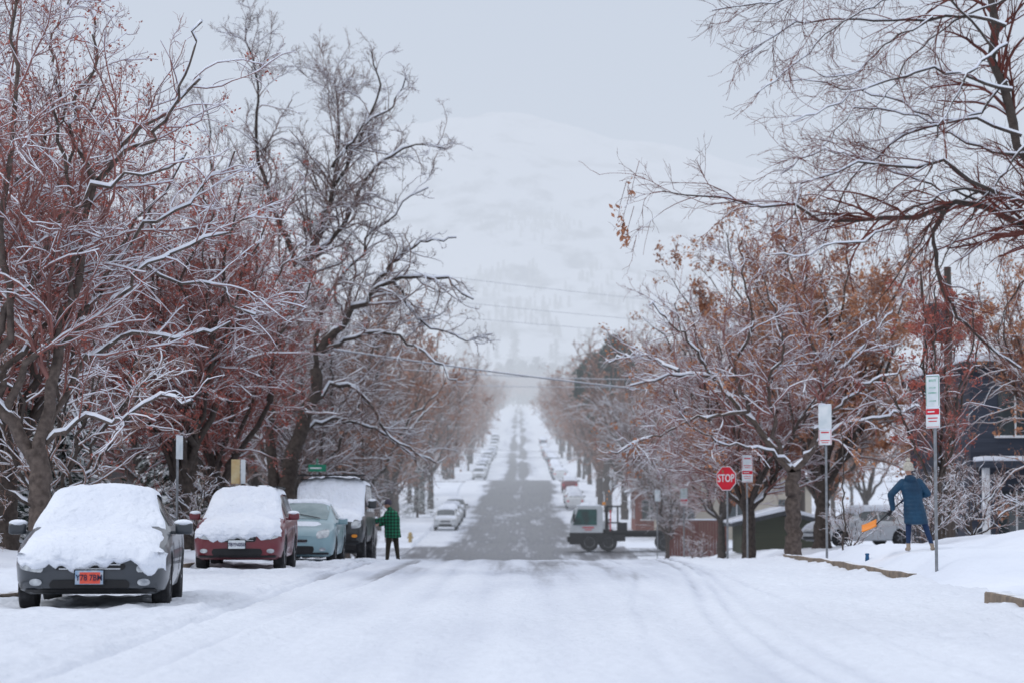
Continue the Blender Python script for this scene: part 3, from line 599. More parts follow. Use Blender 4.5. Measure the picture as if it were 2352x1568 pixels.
for i in range(420):
    x=rg.uniform(-60,140); y=rg.uniform(2300,2750)
    if vnoise(np.array([x/18.]),np.array([y/60.]),77)[0]<.0: continue
    s=rg.uniform(.3,.6); A.add(v*s+np.array([x,y,hz(x,y)]),f,0)
o=add_obj('distant_woodland',A.mesh('distant_woodland',[M_needleF])); o["kind"]="stuff"; o["label"]="hazy evergreen woodland on the snowy foothills"; o["category"]="woodland"

# ------------------------------------------------------------------ cars
def build_car(name,loc,label,spec,paintm,rot=0,snow=(),glass=None,plate=None,style='sedan',mirror=None,group=None,drape=0,lump=1.0):
    lin=lambda k,y: np.interp(y,[p[0] for p in spec[k]],[p[1] for p in spec[k]])
    Ln=spec['L']; ys=np.unique(np.concatenate([[0,.03,.07,.13,.2,.3],np.linspace(.4,Ln-.3,34),[Ln-.2,Ln-.1,Ln-.04,Ln]]))
    e=thing(name,loc,label,'car',rot,group)
    zt=lin('zt',ys); zs=lin('zs',ys); zb=lin('zb',ys); ws=lin('ws',ys); wt=lin('wt',ys)
    ker=np.array([.25,.5,.25])
    def smo(a): b=a.copy(); b[1:-1]=np.convolve(a,ker,'valid'); return b
    zt=smo(zt); ws=smo(ws); wt=smo(wt); zs=np.minimum(smo(zs),zt-.03)
    V=[];F=[]
    for i,y in enumerate(ys):
        h=zs[i]-zb[i]
        half=[(0,zb[i]),(ws[i]*.82,zb[i]),(ws[i]*.94,zb[i]+.05),(ws[i]*.985,zb[i]+h*.3),(ws[i],zb[i]+h*.6),(ws[i]*.985,zs[i]-.07),(ws[i]*.955,zs[i]-.015),(ws[i]*.9+wt[i]*.05,zs[i]+.012),
              (wt[i]+.02,zt[i]-.07 if zt[i]-zs[i]>.2 else zs[i]*.4+zt[i]*.6),(wt[i]*.93,zt[i]-.02),(wt[i]*.6,zt[i]+.012),(0,zt[i]+.022)]
        ring=[(x,y,z) for x,z in half]+[(-x,y,z) for x,z in half[1:-1][::-1]]
        V+=ring
    n=len(ring)
    for i in range(len(ys)-1):
        for j in range(n): F.append([i*n+j,i*n+(j+1)%n,(i+1)*n+(j+1)%n,(i+1)*n+j][::-1])
    F.append(list(range(n))); F.append([(len(ys)-1)*n+j for j in range(n)][::-1])
    bvh=BVHTree.FromPolygons([Vector(v) for v in V],F)
    rw=spec['rw']; wy=spec['wy']; hw=max(ws)
    body=MB().add(V,F).obj('body',[paintm,M_black],e,angle=32)
    bm=bmesh.new(); bm.from_mesh(body.data); bmesh.ops.recalc_face_normals(bm,faces=bm.faces[:]); bm.to_mesh(body.data); bm.free()
    cut=MB()
    for y in wy:
        for s in (-1,1): cut.cyl((s*(hw-.27),y,rw),(s*(hw+.2),y,rw),rw+.055,n=28)
    c=cut.obj('cut',[M_black]); bm=bmesh.new(); bm.from_mesh(c.data); bmesh.ops.recalc_face_normals(bm,faces=bm.faces[:]); bm.to_mesh(c.data); bm.free()
    c.parent=e
    md=body.modifiers.new('b','BOOLEAN'); md.object=c; md.operation='DIFFERENCE'; md.solver='EXACT'
    try: md.material_mode='TRANSFER'
    except Exception: pass
    bpy.context.view_layer.update()
    nm=bpy.data.meshes.new_from_object(body.evaluated_get(bpy.context.evaluated_depsgraph_get()))
    body.modifiers.clear()
    if len(nm.polygons)>50: body.data=nm
    bpy.data.objects.remove(c)
    def patch(nm_,axis,c0,c1,w_,h_,m,off=.012,nu=8,nv=5,cut_=.35,skew=0,side=1,tk=.03):
        G={}
        for b in range(nv+1):
            for a in range(nu+1):
                u=-1+2*a/nu; v_=-1+2*b/nv
                uu=u*math.sqrt(1-cut_*v_*v_*.5); vv=v_*math.sqrt(1-cut_*u*u*.5)
                p=c0+uu*w_/2; z=c1+vv*h_/2+skew*u
                if axis=='front': hit=bvh.ray_cast(Vector((p,-2,z)),Vector((0,1,0)))[0]; q=None if hit is None else Vector((p,hit.y-off,z)); d=Vector((0,tk,0))
                elif axis=='rear': hit=bvh.ray_cast(Vector((p,Ln+2,z)),Vector((0,-1,0)))[0]; q=None if hit is None else Vector((p,hit.y+off,z)); d=Vector((0,-tk,0))
                elif axis=='side': hit=bvh.ray_cast(Vector((side*3,p,z)),Vector((-side,0,0)))[0]; q=None if hit is None else Vector((hit.x+side*off,p,z)); d=Vector((-side*tk,0,0))
                else: hit=bvh.ray_cast(Vector((p,z,4)),Vector((0,0,-1)))[0]; q=None if hit is None else Vector((p,z,hit.z+off)); d=Vector((0,0,-tk))
                G[a,b]=(q,d)
        idx={};P=[]
        for k_,(q,d) in G.items():
            if q is None: continue
            idx[k_]=len(P); P+= [q,q+d]
        Fs=[]
        for b in range(nv):
            for a in range(nu):
                ks=[(a,b),(a+1,b),(a+1,b+1),(a,b+1)]
                if all(k_ in idx for k_ in ks): Fs.append([idx[k_] for k_ in ks]); Fs.append([idx[k_]+1 for k_ in ks][::-1])
        for a in range(nu):
            for (k1,k2) in (((a,0),(a+1,0)),((a,nv),(a+1,nv))):
                if k1 in idx and k2 in idx: Fs.append([idx[k1],idx[k2],idx[k2]+1,idx[k1]+1])
        for b in range(nv):
            for (k1,k2) in (((0,b),(0,b+1)),((nu,b),(nu,b+1))):
                if k1 in idx and k2 in idx: Fs.append([idx[k1],idx[k2],idx[k2]+1,idx[k1]+1])
        if not Fs: return None
        return MB().add(P,Fs).obj(nm_,[m],e,angle=50)
    W=hw; sp_=spec
    gl=glass or M_glass
    y0,y1=sp_['wind']; wm=float(lin('wt',(y0+y1)/2))
    patch('windshield','top',0,(y0+y1)/2,wm*1.86,(y1-y0)*.94,gl,off=.01,nu=12,nv=8,cut_=.12)
    y2,y3=sp_['back']; patch('rear_window','top',0,(y2+y3)/2,float(lin('wt',(y2+y3)/2))*1.7,(y3-y2)*.9,gl,off=.01,nu=8,nv=6,cut_=.12)
    zsm=float(lin('zs',2.4)); ztm=float(lin('zt',2.6))
    for s in (-1,1):
        for (a,b) in sp_['win']: patch('side_window','side',(a+b)/2,(zsm+ztm)/2-.01,b-a,(ztm-zsm)-.17,gl,off=.008,side=s,cut_=.25)
        for a in (sp_['wind'][0]+.15,(sp_['win'][0][1]+sp_['win'][1][0])/2,sp_['win'][1][1]-.05):
            patch('door_seam','side',a,(zsm+.35)/2,.018,zsm-.42,M_black,off=.003,nu=1,nv=6,side=s,cut_=0)
    for s in (-1,1):
        patch('headlight','front',s*sp_['hl'][0],sp_['hl'][1],sp_['hl'][2],sp_['hl'][3],M_lamp,off=.012,skew=s*.02*sp_['hl'][2]/.3,cut_=.6)
        patch('tail_light','rear',s*(W-.2),sp_['zs'][-1][1]-.05,.22,.16,M_red,off=.01)
        patch('fog_lamp','front',s*sp_['fog'][0],sp_['fog'][1],.15,.085,M_lamp if style!='truck' else M_orange,off=.018,cut_=.9)
    patch('grille','front',0,sp_['gr'][0],sp_['gr'][1],sp_['gr'][2],M_black,off=.012,cut_=.3)
    for k_ in range(2): patch('grille_bar','front',0,sp_['gr'][0]-.03+.05*k_,sp_['gr'][1]*.9,.014,M_chrome if style!='truck' else M_black,off=.022,cut_=.2,nv=1)
    patch('lower_intake','front',0,sp_['low'][0],sp_['low'][1],sp_['low'][2],M_black,off=.014,cut_=.3)
    patch('bumper_lip','front',0,sp_['low'][0]-sp_['low'][2]*.5-.02,W*1.7,.05,M_black,off=.03,cut_=.1,nv=2,nu=14)
    if plate:
        hit=bvh.ray_cast(Vector((0,-2,plate[1])),Vector((0,1,0)))[0]; yy=(hit.y if hit else 0)-.04-(.04 if drape else 0)
        p=MB().box((0,yy,plate[1]),(.33,.012,.165),.004,0)
        if plate[3]: p.box((.01,yy-.009,plate[1]-.006),(.24,.004,.135),0,2)
        p.text(plate[0],.10,(0,yy-.013,plate[1]-.005),1,sx=.85); p.box((0,yy+.012,plate[1]),(.36,.01,.19),.004,3)
        p.obj('number_plate',[M_platebg if plate[3] else M_signw,plate[2],M_plateart,M_black],e)
    for y in wy:
        for s in (-1,1):
            x=s*(hw-.125); r=rw
            t=MB().lathe((x,y,r),(s,0,0),[(-.11,r*.6),(-.11,r*.9),(-.085,r*.985),(-.04,r),(.04,r),(.085,r*.985),(.11,r*.9),(.11,r*.66),(.09,r*.62)],n=32).obj('wheel',[M_rubber],e)
            rm=MB().lathe((x,y,r),(s,0,0),[(.0,r*.62),(.095,r*.62),(.10,r*.58),(.06,r*.52),(.05,r*.12),(.085,r*.1)],n=32,m=0)
            for k_ in range(5):
                a=k_*2*math.pi/5; rm.box((x+s*.085,y+math.cos(a)*r*.32,r+math.sin(a)*r*.32),(.03,r*.14,r*.5),.008,1,(a+math.pi/2,0,0))
            rm.obj('rim',[M_black,M_rim],t)
    ym,zm=sp_['wind'][0]+.28,sp_['mir']; mm=mirror or paintm
    for s in (-1,1):
        k_=1.5 if style=='truck' else 1
        b=MB().box((s*(W+.11),ym,zm),(.22,.12,.15*k_),.045,0).box((s*(W+.0),ym+.02,zm-.05),(.12,.05,.04),.01,0); b.box((s*(W+.11),ym+.065,zm),(.18,.01,.11*k_),.004,1)
        b.sphere((s*(W+.10),ym,zm+.07*k_),(.12,.075,.045),2)
        b.obj('mirror',[mm,M_glass,M_snow],e)
    if glass:
        b=MB()
        for x0 in (-.1,.45):
            h0=bvh.ray_cast(Vector((x0,y0+.03,4)),Vector((0,0,-1)))[0]; h1=bvh.ray_cast(Vector((x0-.5,y0+.22,4)),Vector((0,0,-1)))[0]
            if h0 and h1: b.cyl(h0+Vector((0,0,.03)),h1+Vector((0,0,.03)),.01,n=6)
        b.obj('wiper',[M_black],e)
    if style in('suv','truck'):
        b=MB()
        for s in (-1,1): b.cyl((s*(float(lin('wt',2.6))-.03),y1+.1,ztm+.07),(s*(float(lin('wt',2.6))-.03),sp_['back'][0],ztm+.07),.02,n=8)
        for yy in (y1+.4,sp_['back'][0]-.4): b.box((0,yy,ztm+.09),(2*float(lin('wt',2.6)),.05,.03),.01,0)
        if style=='truck': b.box((0,y1+.15,ztm+.2),(2*float(lin('wt',2.6))+.1,.5,.035),.01,0)
        b.obj('roof_rack',[M_black],e)
    def n2(a,b,sd): return float(vnoise(np.array([a]),np.array([b]),sd)[0])
    fk=np.argmax(ws>hw*.985)+1
    def noseY(x): return float(np.interp(abs(x),ws[:fk],ys[:fk]))
    for si,(a,b_,th,ext,seed) in enumerate(snow):
        nv=max(6,int((b_-a)/.045)); nu=44; rows=[]
        dr=drape and si==0
        def width(y):
            base=float(np.interp(np.clip(y,0,Ln),ys,wt))*ext
            if dr and y<sp_['wind'][0]:
                k_=float(sm(y,sp_['wind'][0]-.5,sp_['wind'][0])); return max(base,(1-k_)*hw*.955+k_*base)
            return base
        if dr:
            nd=12
            for k_ in range(nd,0,-1):
                row=[]
                for u_ in range(nu+1):
                    u=-1+2*u_/nu; x=u*width(0); t=k_/nd
                    dep=drape*(.75+.9*n2(u*5+seed,seed*2.,seed+5)+.55*n2(u*13+seed,seed*3.,seed+6)); dep=max(.03,dep)
                    z=float(zt[0])-.02-dep*t+.03; yb=noseY(x)
                    hit=bvh.ray_cast(Vector((x,-2,z)),Vector((0,1,0)))[0]
                    if hit: yb=min(yb+.05,hit.y)
                    thn=.055*(1-t**3)+.045*n2(u*7+seed,t*3,seed+7)*(1-t)+.03*n2(u*16+seed,t*7,seed+8)*(1-t)
                    row.append((x,yb-thn-(0 if k_<nd else -.03),z))
                rows.append(row)
        for v_ in range(nv+1):
            first=(v_==0 and not dr)
            y=a+(b_-a)*v_/nv; fv=min(1 if dr else v_/nv*2,(1-v_/nv)*2); ev=min(1,(fv*(b_-a)/.5))**.5 if not(first or v_==nv) else 0
            wy_=width(y)+.05*n2(y*4,seed*1.7,seed); row=[]
            for u_ in range(nu+1):
                u=-1+2*u_/nu; eu=(1-abs(u)**7) if u_ not in(0,nu) else 0
                x=u*wy_; yy=y
                if dr: yy=max(y,noseY(min(abs(x),hw*.98))-.02) if y<.8 else y
                z0=float(np.interp(np.clip(yy,0,Ln),ys,zt))
                nz=(.075*n2(u*2.2+seed,y*2.1,seed)+.055*n2(u*6+seed,y*5.,seed+1)+.03*n2(u*14+seed,y*12.,seed+3))*lump
                crease=-.055*math.exp(-((y-sp_['wind'][0]-.03)/.13)**2)+.03*math.exp(-((y-sp_['wind'][1]-.1)/.15)**2)
                jag=.08*n2(u*8,seed*3.,seed+2) if first or v_==nv else 0
                nzf=nz*min(1,th/.09)
                z=z0+.02*(1-u*u)+max(.02,th+nzf+crease*min(1,th/.08))*min(eu,1)*ev-(.035 if (u_ in(0,nu) or first or v_==nv) else 0)-.02*abs(u)**3-(.06*abs(u)**4 if dr and y<sp_['wind'][0] else 0)
                row.append((x,yy+jag,z))
            rows.append(row)
        P=[p for r_ in rows for p in r_]; Fs=[]
        for v_ in range(len(rows)-1):
            for u_ in range(nu): i=v_*(nu+1)+u_; Fs.append([i,i+1,i+nu+2,i+nu+1])
        MB().add(P,Fs).obj('snow_cover',[M_snow],e,angle=180)
    return e
SED=dict(L=4.75,zt=[(0,.66),(.06,.72),(.25,.80),(1.15,.98),(1.3,1.02),(2.05,1.44),(2.6,1.49),(3.5,1.45),(4.25,1.12),(4.6,1.04),(4.75,.9)],
 zs=[(0,.62),(.25,.75),(1.2,.92),(4.3,1.0),(4.75,.86)],zb=[(0,.30),(.3,.22),(4.3,.22),(4.75,.35)],
 ws=[(0,.66),(.05,.76),(.2,.87),(.5,.93),(4.2,.93),(4.6,.84),(4.75,.72)],wt=[(0,.6),(.25,.80),(1.2,.82),(2.05,.63),(3.6,.6),(4.3,.72),(4.75,.62)],
 rw=.34,wy=(.95,3.75),wind=(1.32,2.05),back=(3.55,4.2),win=((1.95,2.75),(2.82,3.6)),hl=(.70,.55,.30,.10),fog=(.64,.37),gr=(.56,.85,.09),low=(.34,.95,.12),mir=1.0)
SUV=dict(L=4.55,zt=[(0,.78),(.06,.86),(.2,.93),(1.05,1.06),(1.2,1.10),(1.85,1.58),(2.4,1.64),(3.9,1.62),(4.35,1.2),(4.5,1.08),(4.55,.9)],
 zs=[(0,.74),(.2,.88),(1.1,1.0),(4.3,1.1),(4.55,.88)],zb=[(0,.34),(.3,.26),(4.2,.26),(4.55,.38)],
 ws=[(0,.70),(.05,.79),(.18,.86),(.45,.90),(4.2,.90),(4.45,.84),(4.55,.76)],wt=[(0,.62),(.2,.78),(1.15,.80),(1.85,.66),(3.9,.63),(4.4,.74),(4.55,.66)],
 rw=.36,wy=(.9,3.55),wind=(1.2,1.85),back=(3.95,4.35),win=((1.8,2.55),(2.62,3.4),(3.47,3.95)),hl=(.66,.74,.32,.14),fog=(.66,.44),gr=(.68,.75,.12),low=(.42,1.0,.14),mir=1.12)
HAT=dict(L=4.45,zt=[(0,.68),(.06,.75),(.25,.84),(.95,1.0),(1.1,1.05),(2.0,1.47),(2.5,1.51),(3.4,1.42),(4.15,1.18),(4.4,1.1),(4.45,.9)],
 zs=[(0,.64),(.25,.80),(1.1,.95),(4.3,1.05),(4.45,.88)],zb=[(0,.28),(.3,.2),(4.1,.2),(4.45,.34)],
 ws=[(0,.6),(.05,.72),(.2,.83),(.5,.875),(4.0,.875),(4.35,.8),(4.45,.7)],wt=[(0,.5),(.25,.72),(1.1,.78),(2.0,.60),(3.4,.58),(4.2,.68),(4.45,.6)],
 rw=.32,wy=(.85,3.55),wind=(1.1,2.0),back=(3.45,4.1),win=((1.9,2.7),(2.77,3.5)),hl=(.60,.74,.30,.2),fog=(.6,.38),gr=(.58,.5,.06),low=(.38,.8,.16),mir=1.03)
TRU=dict(L=5.3,zt=[(0,1.0),(.05,1.16),(.2,1.22),(1.2,1.32),(1.32,1.36),(1.75,2.08),(2.2,2.14),(4.9,2.12),(5.2,1.5),(5.25,1.3),(5.3,1.1)],
 zs=[(0,.98),(.2,1.18),(1.2,1.26),(5.2,1.3),(5.3,1.08)],zb=[(0,.62),(.2,.5),(4.9,.5),(5.3,.6)],
 ws=[(0,.88),(.05,.93),(.15,.97),(.4,1.0),(5.0,1.0),(5.25,.96),(5.3,.9)],wt=[(0,.84),(.2,.88),(1.3,.9),(1.75,.86),(4.9,.84),(5.2,.86),(5.3,.8)],
 rw=.47,wy=(.85,4.1),wind=(1.34,1.75),back=(4.95,5.2),win=((1.75,2.6),(2.67,3.6),(3.67,4.8)),hl=(.78,1.02,.26,.2),fog=(.74,.72),gr=(1.0,1.15,.24),low=(.68,1.6,.2),mir=1.55)
M_plateart=material('plate_art',(.72,.12,.07),(.60,.07,.05),rough=.5,scale=14)
M_platebg=material('plate_background',(.22,.34,.50),(.45,.48,.52),rough=.5,scale=14)
M_text=material('plate_text',(.02,.025,.06),rough=.5); M_textb=material('plate_text_dark',(.04,.03,.10),rough=.5)
P_dark=paint('dark_grey_paint',(.03,.037,.047)); P_red=paint('dark_red_paint',(.14,.010,.020)); P_teal=paint('pale_teal_paint',(.22,.34,.38)); P_blk=paint('black_paint',(.02,.023,.026))
P_wht=paint('white_car_paint',(.6,.62,.64)); P_sil=paint('silver_paint',(.3,.32,.34)); P_blu=paint('dark_blue_paint',(.04,.06,.1))
build_car('parked_car',(-5.13,29.0,.03),"dark grey sedan buried under thick snow parked at kerb",SED,P_dark,rot=rad(5.2),snow=((0,4.6,.065,1.05,3),),drape=.20,plate=("Y78 7BM",.43,M_text,True),mirror=P_dark,lump=.9)
build_car('parked_car',(-5.58,48,.02),"dark red crossover covered in snow parked at kerb",SUV,P_red,rot=rad(1),snow=((0,4.4,.09,1.06,5),),drape=.17,plate=("7BYN050",.57,M_textb,False),style='suv',lump=.9)
build_car('parked_car',(-5.22,57,-.03),"pale teal hatchback with clear windshield and snowy roof",HAT,P_teal,snow=((1.95,4.2,.06,1.0,8),(.5,1.0,.02,.8,9)),glass=M_glassT)
build_car('parked_car',(-5.05,63.5,rz(64)-.02),"tall black four wheel drive with roof rack under snow",TRU,P_blk,snow=((.05,5.1,.13,1.05,11),),style='truck',plate=None)
c5=build_car('parked_car',(-5.9,79,rz(80)),"black pickup style vehicle parked behind tall four wheel drive",TRU,P_blk,snow=((.3,1.2,.05,.9,12),(1.75,5.0,.08,1.0,13)),style='truck')
farA=build_car('parked_car',(-5.5,181,rz(182)),"white car with snowy hood parked at kerb beyond dip",SUV,P_wht,snow=((.1,1.2,.06,1.0,15),(1.8,4.3,.10,1.02,16)),style='sedan')
wc=build_car('parked_car',(11.7,98,hz(12.5,98)+.02),"silver white car parked sideways on snowy driveway",SED,P_wht,rot=rad(-68),snow=((.0,1.32,.09,1.05,17),(1.8,4.6,.14,1.08,18)))
def join_children(e,name):
    bpy.context.view_layer.update(); mb=MB(); mats=[]
    def rec(o,M):
        if o.type=='MESH':
            for p in o.data.materials:
                if p not in mats: mats.append(p)
            mi=[mats.index(m) for m in o.data.materials]
            off=len(mb.v)
            for v in o.data.vertices: mb.v.append(tuple(M@v.co))
            for p in o.data.polygons: mb.f.append([i+off for i in p.vertices]); mb.m.append(mi[p.material_index] if mi else 0)
        for c in o.children: rec(c,M@c.matrix_local)
    rec(e,Matrix.Identity(4)); return mb.mesh(name,mats)
jm=join_children(farA,'far_car'); js=join_children(wc,'far_sedan')
def recolor(me,old,new):
    m=me.copy()
    for i,x in enumerate(m.materials):
        if x==old: m.materials[i]=new
    return m
CM=[jm,js,recolor(jm,P_wht,P_blk),recolor(js,P_wht,P_blu),recolor(js,P_wht,P_sil),recolor(jm,P_wht,P_red)]
LB=["white snow covered car parked along the hill street","white snow covered sedan parked along the hill street","black snow covered car parked along the hill street","dark blue snow covered sedan parked along the hill street","silver snow covered sedan parked along the hill street","dark red snow covered car parked along the hill street"]
def farcar(i,x,y,back=False):
    o=add_obj('parked_car',CM[i],None,(x,y,rz(y+2)),(0,0,math.pi if back else 0)); finish(o,LB[i],'car',group="snow covered cars parked on the hill street")
    a=math.atan((rz(y+4)-rz(y))/4.); o.rotation_euler=(a if not back else -a,0,math.pi if back else 0)
for i,y in ((1,188),(4,196),(2,207),(0,330),(1,338),(3,346),(0,358),(2,368),(4,380),(1,395),(2,420),(0,440),(3,470),(4,500),(0,530),(2,560)): farcar(i,-5.5,y)
for i,y in ((4,172),(3,181),(2,190),(0,238),(1,247),(5,262),(0,325),(3,336),(2,350),(1,362),(4,375),(2,390),(3,410),(0,435),(5,460),(2,490),(1,520),(3,550)): farcar(i,5.5,y+4,True)

# ------------------------------------------------------------------ flatbed truck
P_cab=paint('truck_white_paint',(.47,.50,.53))
e=thing('flatbed_truck',(3.0,143.5,rz(145)+.02),"white cab over flatbed truck with amber beacon turning at crossing",'truck',rad(0),scale=1.12)
def prism(pts,y0,y1,m=0):
    n=len(pts); V=[(x,y0,z) for x,z in pts]+[(x,y1,z) for x,z in pts]; F=[list(range(n)),list(range(2*n-1,n-1,-1))]
    for i in range(n): F.append([i,n+i,n+(i+1)%n,(i+1)%n])
    return V,F
V,F=prism([(0,.98),(.06,1.45),(.28,2.2),(.45,2.36),(1.6,2.38),(1.72,2.28),(1.72,.98)],-1.0,1.0)
MB().add(V,F).obj('cab',[P_cab],e,smooth=False)
V,F=prism([(.0,.36),(-.02,.96),(1.78,.96),(1.78,.5),(1.45,.5),(1.35,.85),(.7,.85),(.55,.36)],-1.02,1.02)
MB().add(V,F).obj('lower_fender',[M_black],e,smooth=False)
V,F=prism([(.16,1.38),(.42,2.2),(1.4,2.2),(1.4,1.38)],-1.03,-1.004); MB().add(V,F).obj('side_window',[M_glassD],e,smooth=False)
MB().box((.15,0,1.82),(.03,1.8,.66),.01,0,(0,rad(16),0)).obj('windshield',[M_glassD],e)
MB().box((-.05,0,.62),(.15,2.0,.28),.03).obj('bumper',[M_black],e)
for y in (-.75,.75): MB().box((-.03,y,.85),(.06,.3,.18),.03).obj('headlight',[M_lamp],e)
MB().box((.95,-1.012,1.25),(.6,.02,.06),.0).box((.95,-1.012,1.13),(.35,.02,.04),.0).obj('door_lettering',[M_red],e)
MB().box((.2,-1.2,1.75),(.1,.18,.42),.02).cyl((.3,-1.0,1.9),(.25,-1.2,1.9),.015).obj('mirror',[M_black],e)
MB().box((3.7,0,.85),(4.2,.8,.22),.02).box((3.9,0,1.02),(3.9,2.1,.14),.02).box((2.6,-.95,.7),(.6,.25,.35),.03).box((2.0,0,.9),(.5,1.6,.5),.03).obj('flatbed',[M_black],e)
hb=MB()
for y in (-.95,-.5,0,.5,.95): hb.box((1.95,y,1.7),(.1,.06,1.4),.01)
for z in (1.1,1.7,2.35): hb.box((1.95,0,z),(.1,2.0,.1),.01)
hb.box((2.12,-.97,1.6),(.06,.05,1.1),.01,1).box((2.5,-.97,1.75),(.09,.06,1.3),.01).box((2.3,-.97,2.35),(.7,.06,.08),.01).box((2.3,-.97,1.5),(.7,.06,.07),.01).box((2.75,-.8,1.3),(.5,.5,.42),.03); hb.obj('headboard_rack',[M_black,M_red],e)
MB().cyl((1.8,-.5,2.42),(1.8,-.5,2.58),.09).obj('beacon',[M_orange],e)
MB().box((1.0,0,2.40),(1.2,1.8,.06),.02).obj('roof_snow',[M_snow],e)
for x in (1.02,2.0,5.0):
    for s in (-1,1):
        t=MB().lathe((x,s*.88,.47),(0,s,0),[(-.12,.3),(-.12,.43),(-.07,.47),(.07,.47),(.12,.43),(.12,.28)],n=26).obj('wheel',[M_rubber],e)
        MB().lathe((x,s*.88,.47),(0,s,0),[(.08,.28),(.13,.27),(.07,.2),(.1,.08)],n=20).obj('rim',[M_rim],t)

# ------------------------------------------------------------------ signs
def parking_sign(x,y,top,panels,label,rot=0,wd=.31,post=M_post):
    z=hz(x,y)-.1; e=thing('parking_sign',(x,y,z),label,'street sign',rot)
    h=top-z; p=MB().cyl((0,0,0),(0,0,h),.028,n=10)
    for k in range(int(h/.15)): p.cyl((0,-.028,.3+.15*k),(0,-.032,.3+.15*k),.006,n=6)
    p.obj('post',[post],e); zz=h
    for ph,kind in panels:
        c=zz-ph/2; b=MB().box((0,-.045,c),(wd,.012,ph-.015),.004,0)
        if kind=='green':
            b.box((0,-.053,c+ph*.33),(wd*.5,.004,ph*.07),0,1).box((0,-.053,c+.06),(wd*.45,.004,ph*.045),0,1).box((0,-.053,c-ph*.05),(wd*.6,.004,ph*.04),0,1).box((0,-.053,c-ph*.3),(wd*.5,.004,ph*.04),0,1)
            for s in (-1,1): b.box((s*wd*.46,-.053,c),(.007,.004,ph*.9),0,4)
            b.box((0,-.053,c+ph*.46),(wd*.9,.004,.007),0,4)
        elif kind=='red':
            b.box((0,-.053,c+ph*.3),(wd*.94,.004,ph*.26),0,2).box((-wd*.1,-.056,c+ph*.3),(wd*.5,.003,ph*.06),0,0).box((0,-.053,c),(wd*.7,.004,ph*.05),0,2).box((0,-.053,c-ph*.15),(wd*.6,.004,ph*.04),0,2)
            b.box((0,-.053,c-ph*.42),(wd*.9,.004,.007),0,2)
        elif kind=='redline':
            b.box((0,-.053,c+ph*.3),(wd*.6,.004,ph*.08),0,2).box((0,-.053,c-ph*.2),(wd*.7,.004,ph*.05),0,2).box((0,-.053,c-ph*.33),(wd*.5,.004,ph*.04),0,2)
            for s in (-1,1): b.box((s*wd*.45,-.053,c),(.008,.004,ph*.9),0,2)
        b.box((0,-.045,c+ph/2-.002),(wd*.9,.03,.02),.008,3)
        b.obj('sign_panel',[M_signw,M_greenp,M_red,M_snow,M_green],e); zz-=ph
    return e
parking_sign(7.05,41,3.55,((.55,'green'),(.36,'red')),"frosted parking sign with red banded lower panel on steel post",rot=rad(-52))
parking_sign(6.85,54,3.62,((.55,'blank'),(.36,'redline')),"frosted white parking sign on tall steel post",rot=rad(-28))
parking_sign(6.4,68,2.8,((.4,'redline'),(.36,'red')),"red and green parking sign near stop sign",rot=rad(10))
parking_sign(6.8,100,2.2,((.45,'green'),(.3,'red')),"small parking sign on post by the crossing",rot=rad(10),wd=.3)
parking_sign(7.3,128,2.35,((.6,'blank'),),"grey sign on post by the crossing",rot=rad(20))
parking_sign(-7.2,51,2.83,((.5,'blank'),),"parking sign seen almost edge on beside tree",rot=rad(72))
z=hz(6.42,74)-.1; e=thing('stop_sign',(6.36,74,z),"red octagonal stop sign on steel post",'stop sign',rad(-42))
MB().cyl((0,0,0),(0,0,2.62-z),.035,n=10).obj('post',[M_post],e)
zc_=2.24-z
def octa(r,y0,y1,m,b,c=2.45):
    pts=[(r*math.cos(rad(22.5+45*i)),c+r*math.sin(rad(22.5+45*i))) for i in range(8)]; V,F=prism(pts,y0,y1); b.add(V,F,m)
b=MB(); octa(.40,-.05,-.04,0,b,zc_); octa(.375,-.056,-.049,1,b,zc_); b.text("STOP",.33,(0,-.062,zc_),0,sx=.80,ext=.004); b.obj('sign_panel',[M_signw,M_red],e,smooth=False)
M_tan=material('tan_board',(.5,.33,.15),(.6,.5,.3),rough=.6)
z=hz(-7.2,62); e=thing('notice_sign',(-7.2,62,z),"tan and white sign on dark post behind red car",'street sign',rad(8))
MB().box((.12,0,1.2),(.07,.05,2.4),.01).obj('post',[M_bark],e); MB().box((-.06,-.03,2.1),(.22,.03,.62),.01,0).box((.13,-.04,2.1),(.12,.03,.62),.01,1).obj('sign_panel',[M_tan,M_signw],e)
z=hz(-7.0,84); e=thing('street_name_sign',(-7.0,84,z),"green street name sign on post above snowy cars",'street sign',0)
MB().cyl((0,0,0),(0,0,3.5),.035,n=10).obj('post',[M_post],e); MB().box((0,-.03,3.35),(.62,.02,.24),.01,0).box((-.05,-.045,3.35),(.4,.004,.05),0,1).box((0,0,3.57),(.02,.6,.2),.005,0).obj('name_plate',[M_green,M_signw],e)

